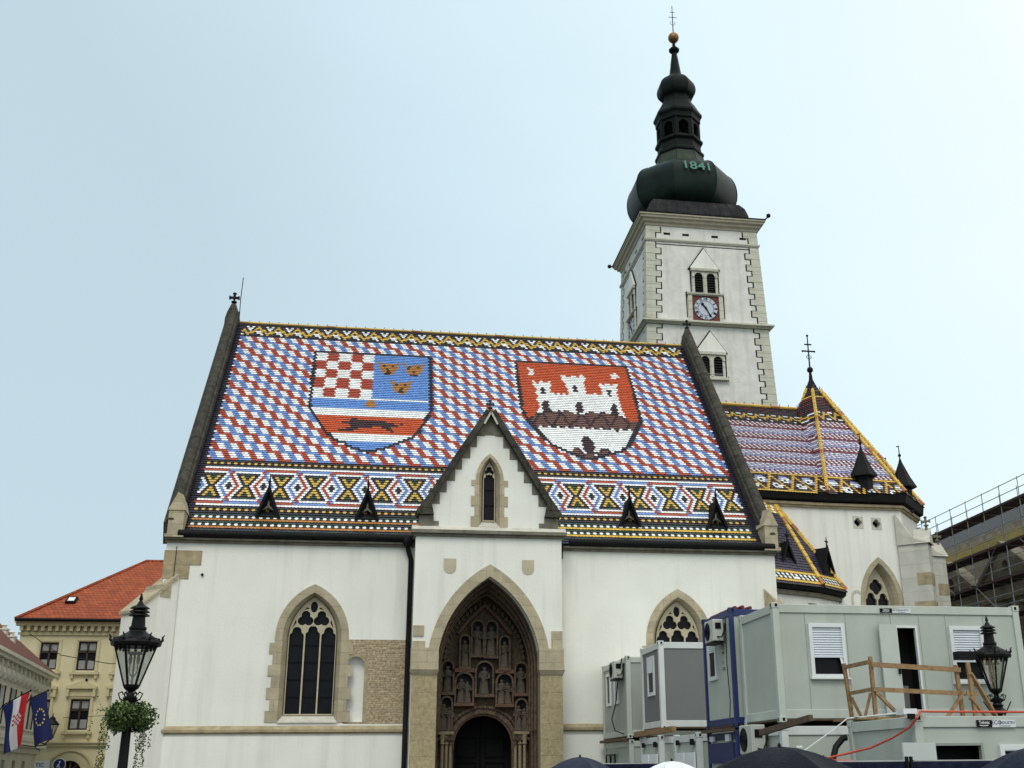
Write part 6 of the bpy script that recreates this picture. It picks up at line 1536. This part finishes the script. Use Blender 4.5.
q.build('column', mat('pale_column', (.42, .40, .34), .8, .15, 3), OB, smooth=True)
q = MB(SM); q.add([(0, 1.0, 13.0), (32, 1.0, 13.0), (32, 6.5, 16.5), (0, 6.5, 16.5), (32, 12, 13.0), (0, 12, 13.0)], [(0, 1, 2, 3), (3, 2, 4, 5), (0, 3, 5), (1, 4, 2), (0, 5, 4, 1)]); q.build('roof', netm, OB)
q = MB(SM); q.box(0, 32, .95, 1.05, 12.75, 13.2); q.build('insulation_board', insul, OB)
q = MB(SM); q.box(0, 32, 2.0, 11, 0, 7.0); q.build('dark_interior', black_fill, OB)
SC = thing('scaffolding', 'steel scaffolding with dark red decks and guard rails in front of the old building', 'scaffolding', (SM @ Vector((16, 0, 0)))[:3])
sr_ = random.Random(5)
i = 0; x = 1.0
while x < 31.8:
    q = MB(SM)
    for y in (-.0, -.95):
        q.tube([(x, y, 0), (x, y, 14.85)], .022, 5)
    for z in (2, 4, 6, 8.0, 8.6, 10.25, 11.85, 13.75): q.tube([(x, 0, z), (x, -.95, z)], .024, 5)
    q.build('upright_frame', steel, SC); x += 1.75; i += 1
for z in (2.1, 4.2, 6.3, 8.6, 10.3, 11.9, 13.8):
    q = MB(SM); x = 1.0
    q.box(.8, 31.6, -.95, -.02, z, z+.04); q.box(.8, 31.6, -1.0, -.97, z, z+.11)
    q.build('deck', deckm, SC)
for z in (2.1, 4.2, 6.3, 8.6, 10.3, 11.9, 13.8):
    q = MB(SM)
    for dz in (.5, .98): 
        if z < 13 or True: q.tube([(.8, -.97, z+dz), (31.6, -.97, z+dz)], .022, 5)
    q.build('guard_rail', steel, SC)
q = MB(SM); 
for k, x in enumerate((3.35, 8.05, 12.75, 17.45, 22.15, 26.85)):
    for j, (za, zb_) in enumerate(((8.6, 10.3), (10.3, 11.9), (6.3, 8.6))): q.tube([(x, -1.0, za), (x+2.35, -1.0, zb_)] if (j+k) % 2 else [(x+2.35, -1.0, za), (x, -1.0, zb_)], .02, 5)
q.build('diagonal_brace', steel, SC)


# ================================================================== umbrellas, fence
def umbrella(x, y, zt, r, label, mt, group='open umbrellas of the crowd', n=8, h=.30, tilt=(0, 0)):
    t = thing('umbrella', label, 'umbrella', (x, y, zt-1.0), 0, group)
    M = T3(x, y, zt) @ Matrix.Rotation(tilt[0], 4, 'X') @ Matrix.Rotation(tilt[1], 4, 'Y'); K = 5; vs = []; ns_ = n*4
    for k in range(K+1):
        f_ = k/K
        for j in range(ns_):
            a = 2*PI*j/ns_+.2; m_ = abs(((j % 4)/4)-.0); sag = math.sin(PI*((j % 4)/4)); rr = r*f_*(1-.10*sag*f_)
            vs.append((rr*math.cos(a), rr*math.sin(a), -h*f_**1.7-.035*sag*f_))
    q = MB(M); q.add(vs, [(k*ns_+j, k*ns_+(j+1) % ns_, (k+1)*ns_+(j+1) % ns_, (k+1)*ns_+j) for k in range(K) for j in range(ns_)]); c = q.build('canopy', mt, t, smooth=True, flipcheck=False)
    so_ = c.modifiers.new('thick', 'SOLIDIFY'); so_.thickness = .004
    q = MB(M); q.tube([(0, 0, .03), (0, 0, -.95)], .008, 6); q.tube([(0, 0, .0), (0, 0, .02)], .014, 6); q.build('shaft', iron, t)
    q = MB(M); q.tube([(0, 0, -.93), (0, 0, -1.0), (.03, 0, -1.05), (.07, 0, -1.03)], .014, 6); q.build('handle', iron, t)
    q = MB(M)
    for k in range(n):
        a = 2*PI*k/n+.2; c_, s_ = math.cos(a), math.sin(a); q.tube([(0, 0, -.02)]+[(r*f_*c_, r*f_*s_, -h*f_**1.7-.012) for f_ in (.33, .66, 1.0, 1.02)], .004, 4); q.tube([(0, 0, -.40), (r*.5*c_, r*.5*s_, -h*.27)], .003, 4)
    q.build('rib', iron, t)
    return t, M
u1, MU = umbrella(3.30, 9.0, 1.905, .72, 'large wet black umbrella with a small white tag, in front of the containers', umb, h=.26)
q = MB(MU); q.box(.07, .12, -.205, -.175, -.012, .004); q.build('label_tag', whitep, u1)
umbrella(5.62, 9.0, 1.895, .62, 'dark blue-black umbrella at the lower right corner', mat('navy_umbrella', (.014, .018, .036), .5, .2, 9, .3, 40, spec=.06), h=.26)
umbrella(2.55, 14.0, 1.885, .50, 'grey-blue umbrella with visible rib tips near the portal', umbg, h=.20)
umbrella(3.05, 11.5, 1.812, .46, 'white umbrella with a small black mark, left of the large black one', umbw, h=.20)
def fence(x0, x1, y, z, label):
    t = thing('barrier_fence', label, 'fence', ((x0+x1)/2, y, 0), 0, 'blue mesh barrier fences')
    q = MB()
    n = int((x1-x0)/.07)
    vs = []
    for i in range(n+1):
        x = x0+(x1-x0)*i/n; yy = y+.02*math.sin(i*1.7)
        vs += [(x, yy, .1), (x, yy, z)]
    q.add(vs, [(2*i, 2*i+2, 2*i+3, 2*i+1) for i in range(n)]); c = q.build('mesh_tarp', tarp, t, smooth=True); c.modifiers.new('thick', 'SOLIDIFY').thickness = .01
    q = MB(); q.tube([(x0, y+.05, z+.01), (x1, y+.05, z+.01)], .02, 6)
    x = x0
    while x <= x1+.01: q.tube([(x, y+.05, 0), (x, y+.05, z+.03)], .02, 6); q.box(x-.02, x+.3, y-.2, y+.3, 0, .1) if x < x1-.3 else None; x += (x1-x0)/3
    q.build('frame', steel, t)
    return t
f1 = fence(6.7, 11.2, 16.5, 1.80, 'blue mesh fence standing in front of the lower right container')
q = MB()
for dx in (0, .07): q.box(8.02+dx, 8.06+dx, 16.42, 16.47, 1.55, 1.88)
q.build('clamp', iron, f1)
fence(5.6, 8.3, 30.5, 1.85, 'distant blue mesh fence at the foot of the containers near the portal')
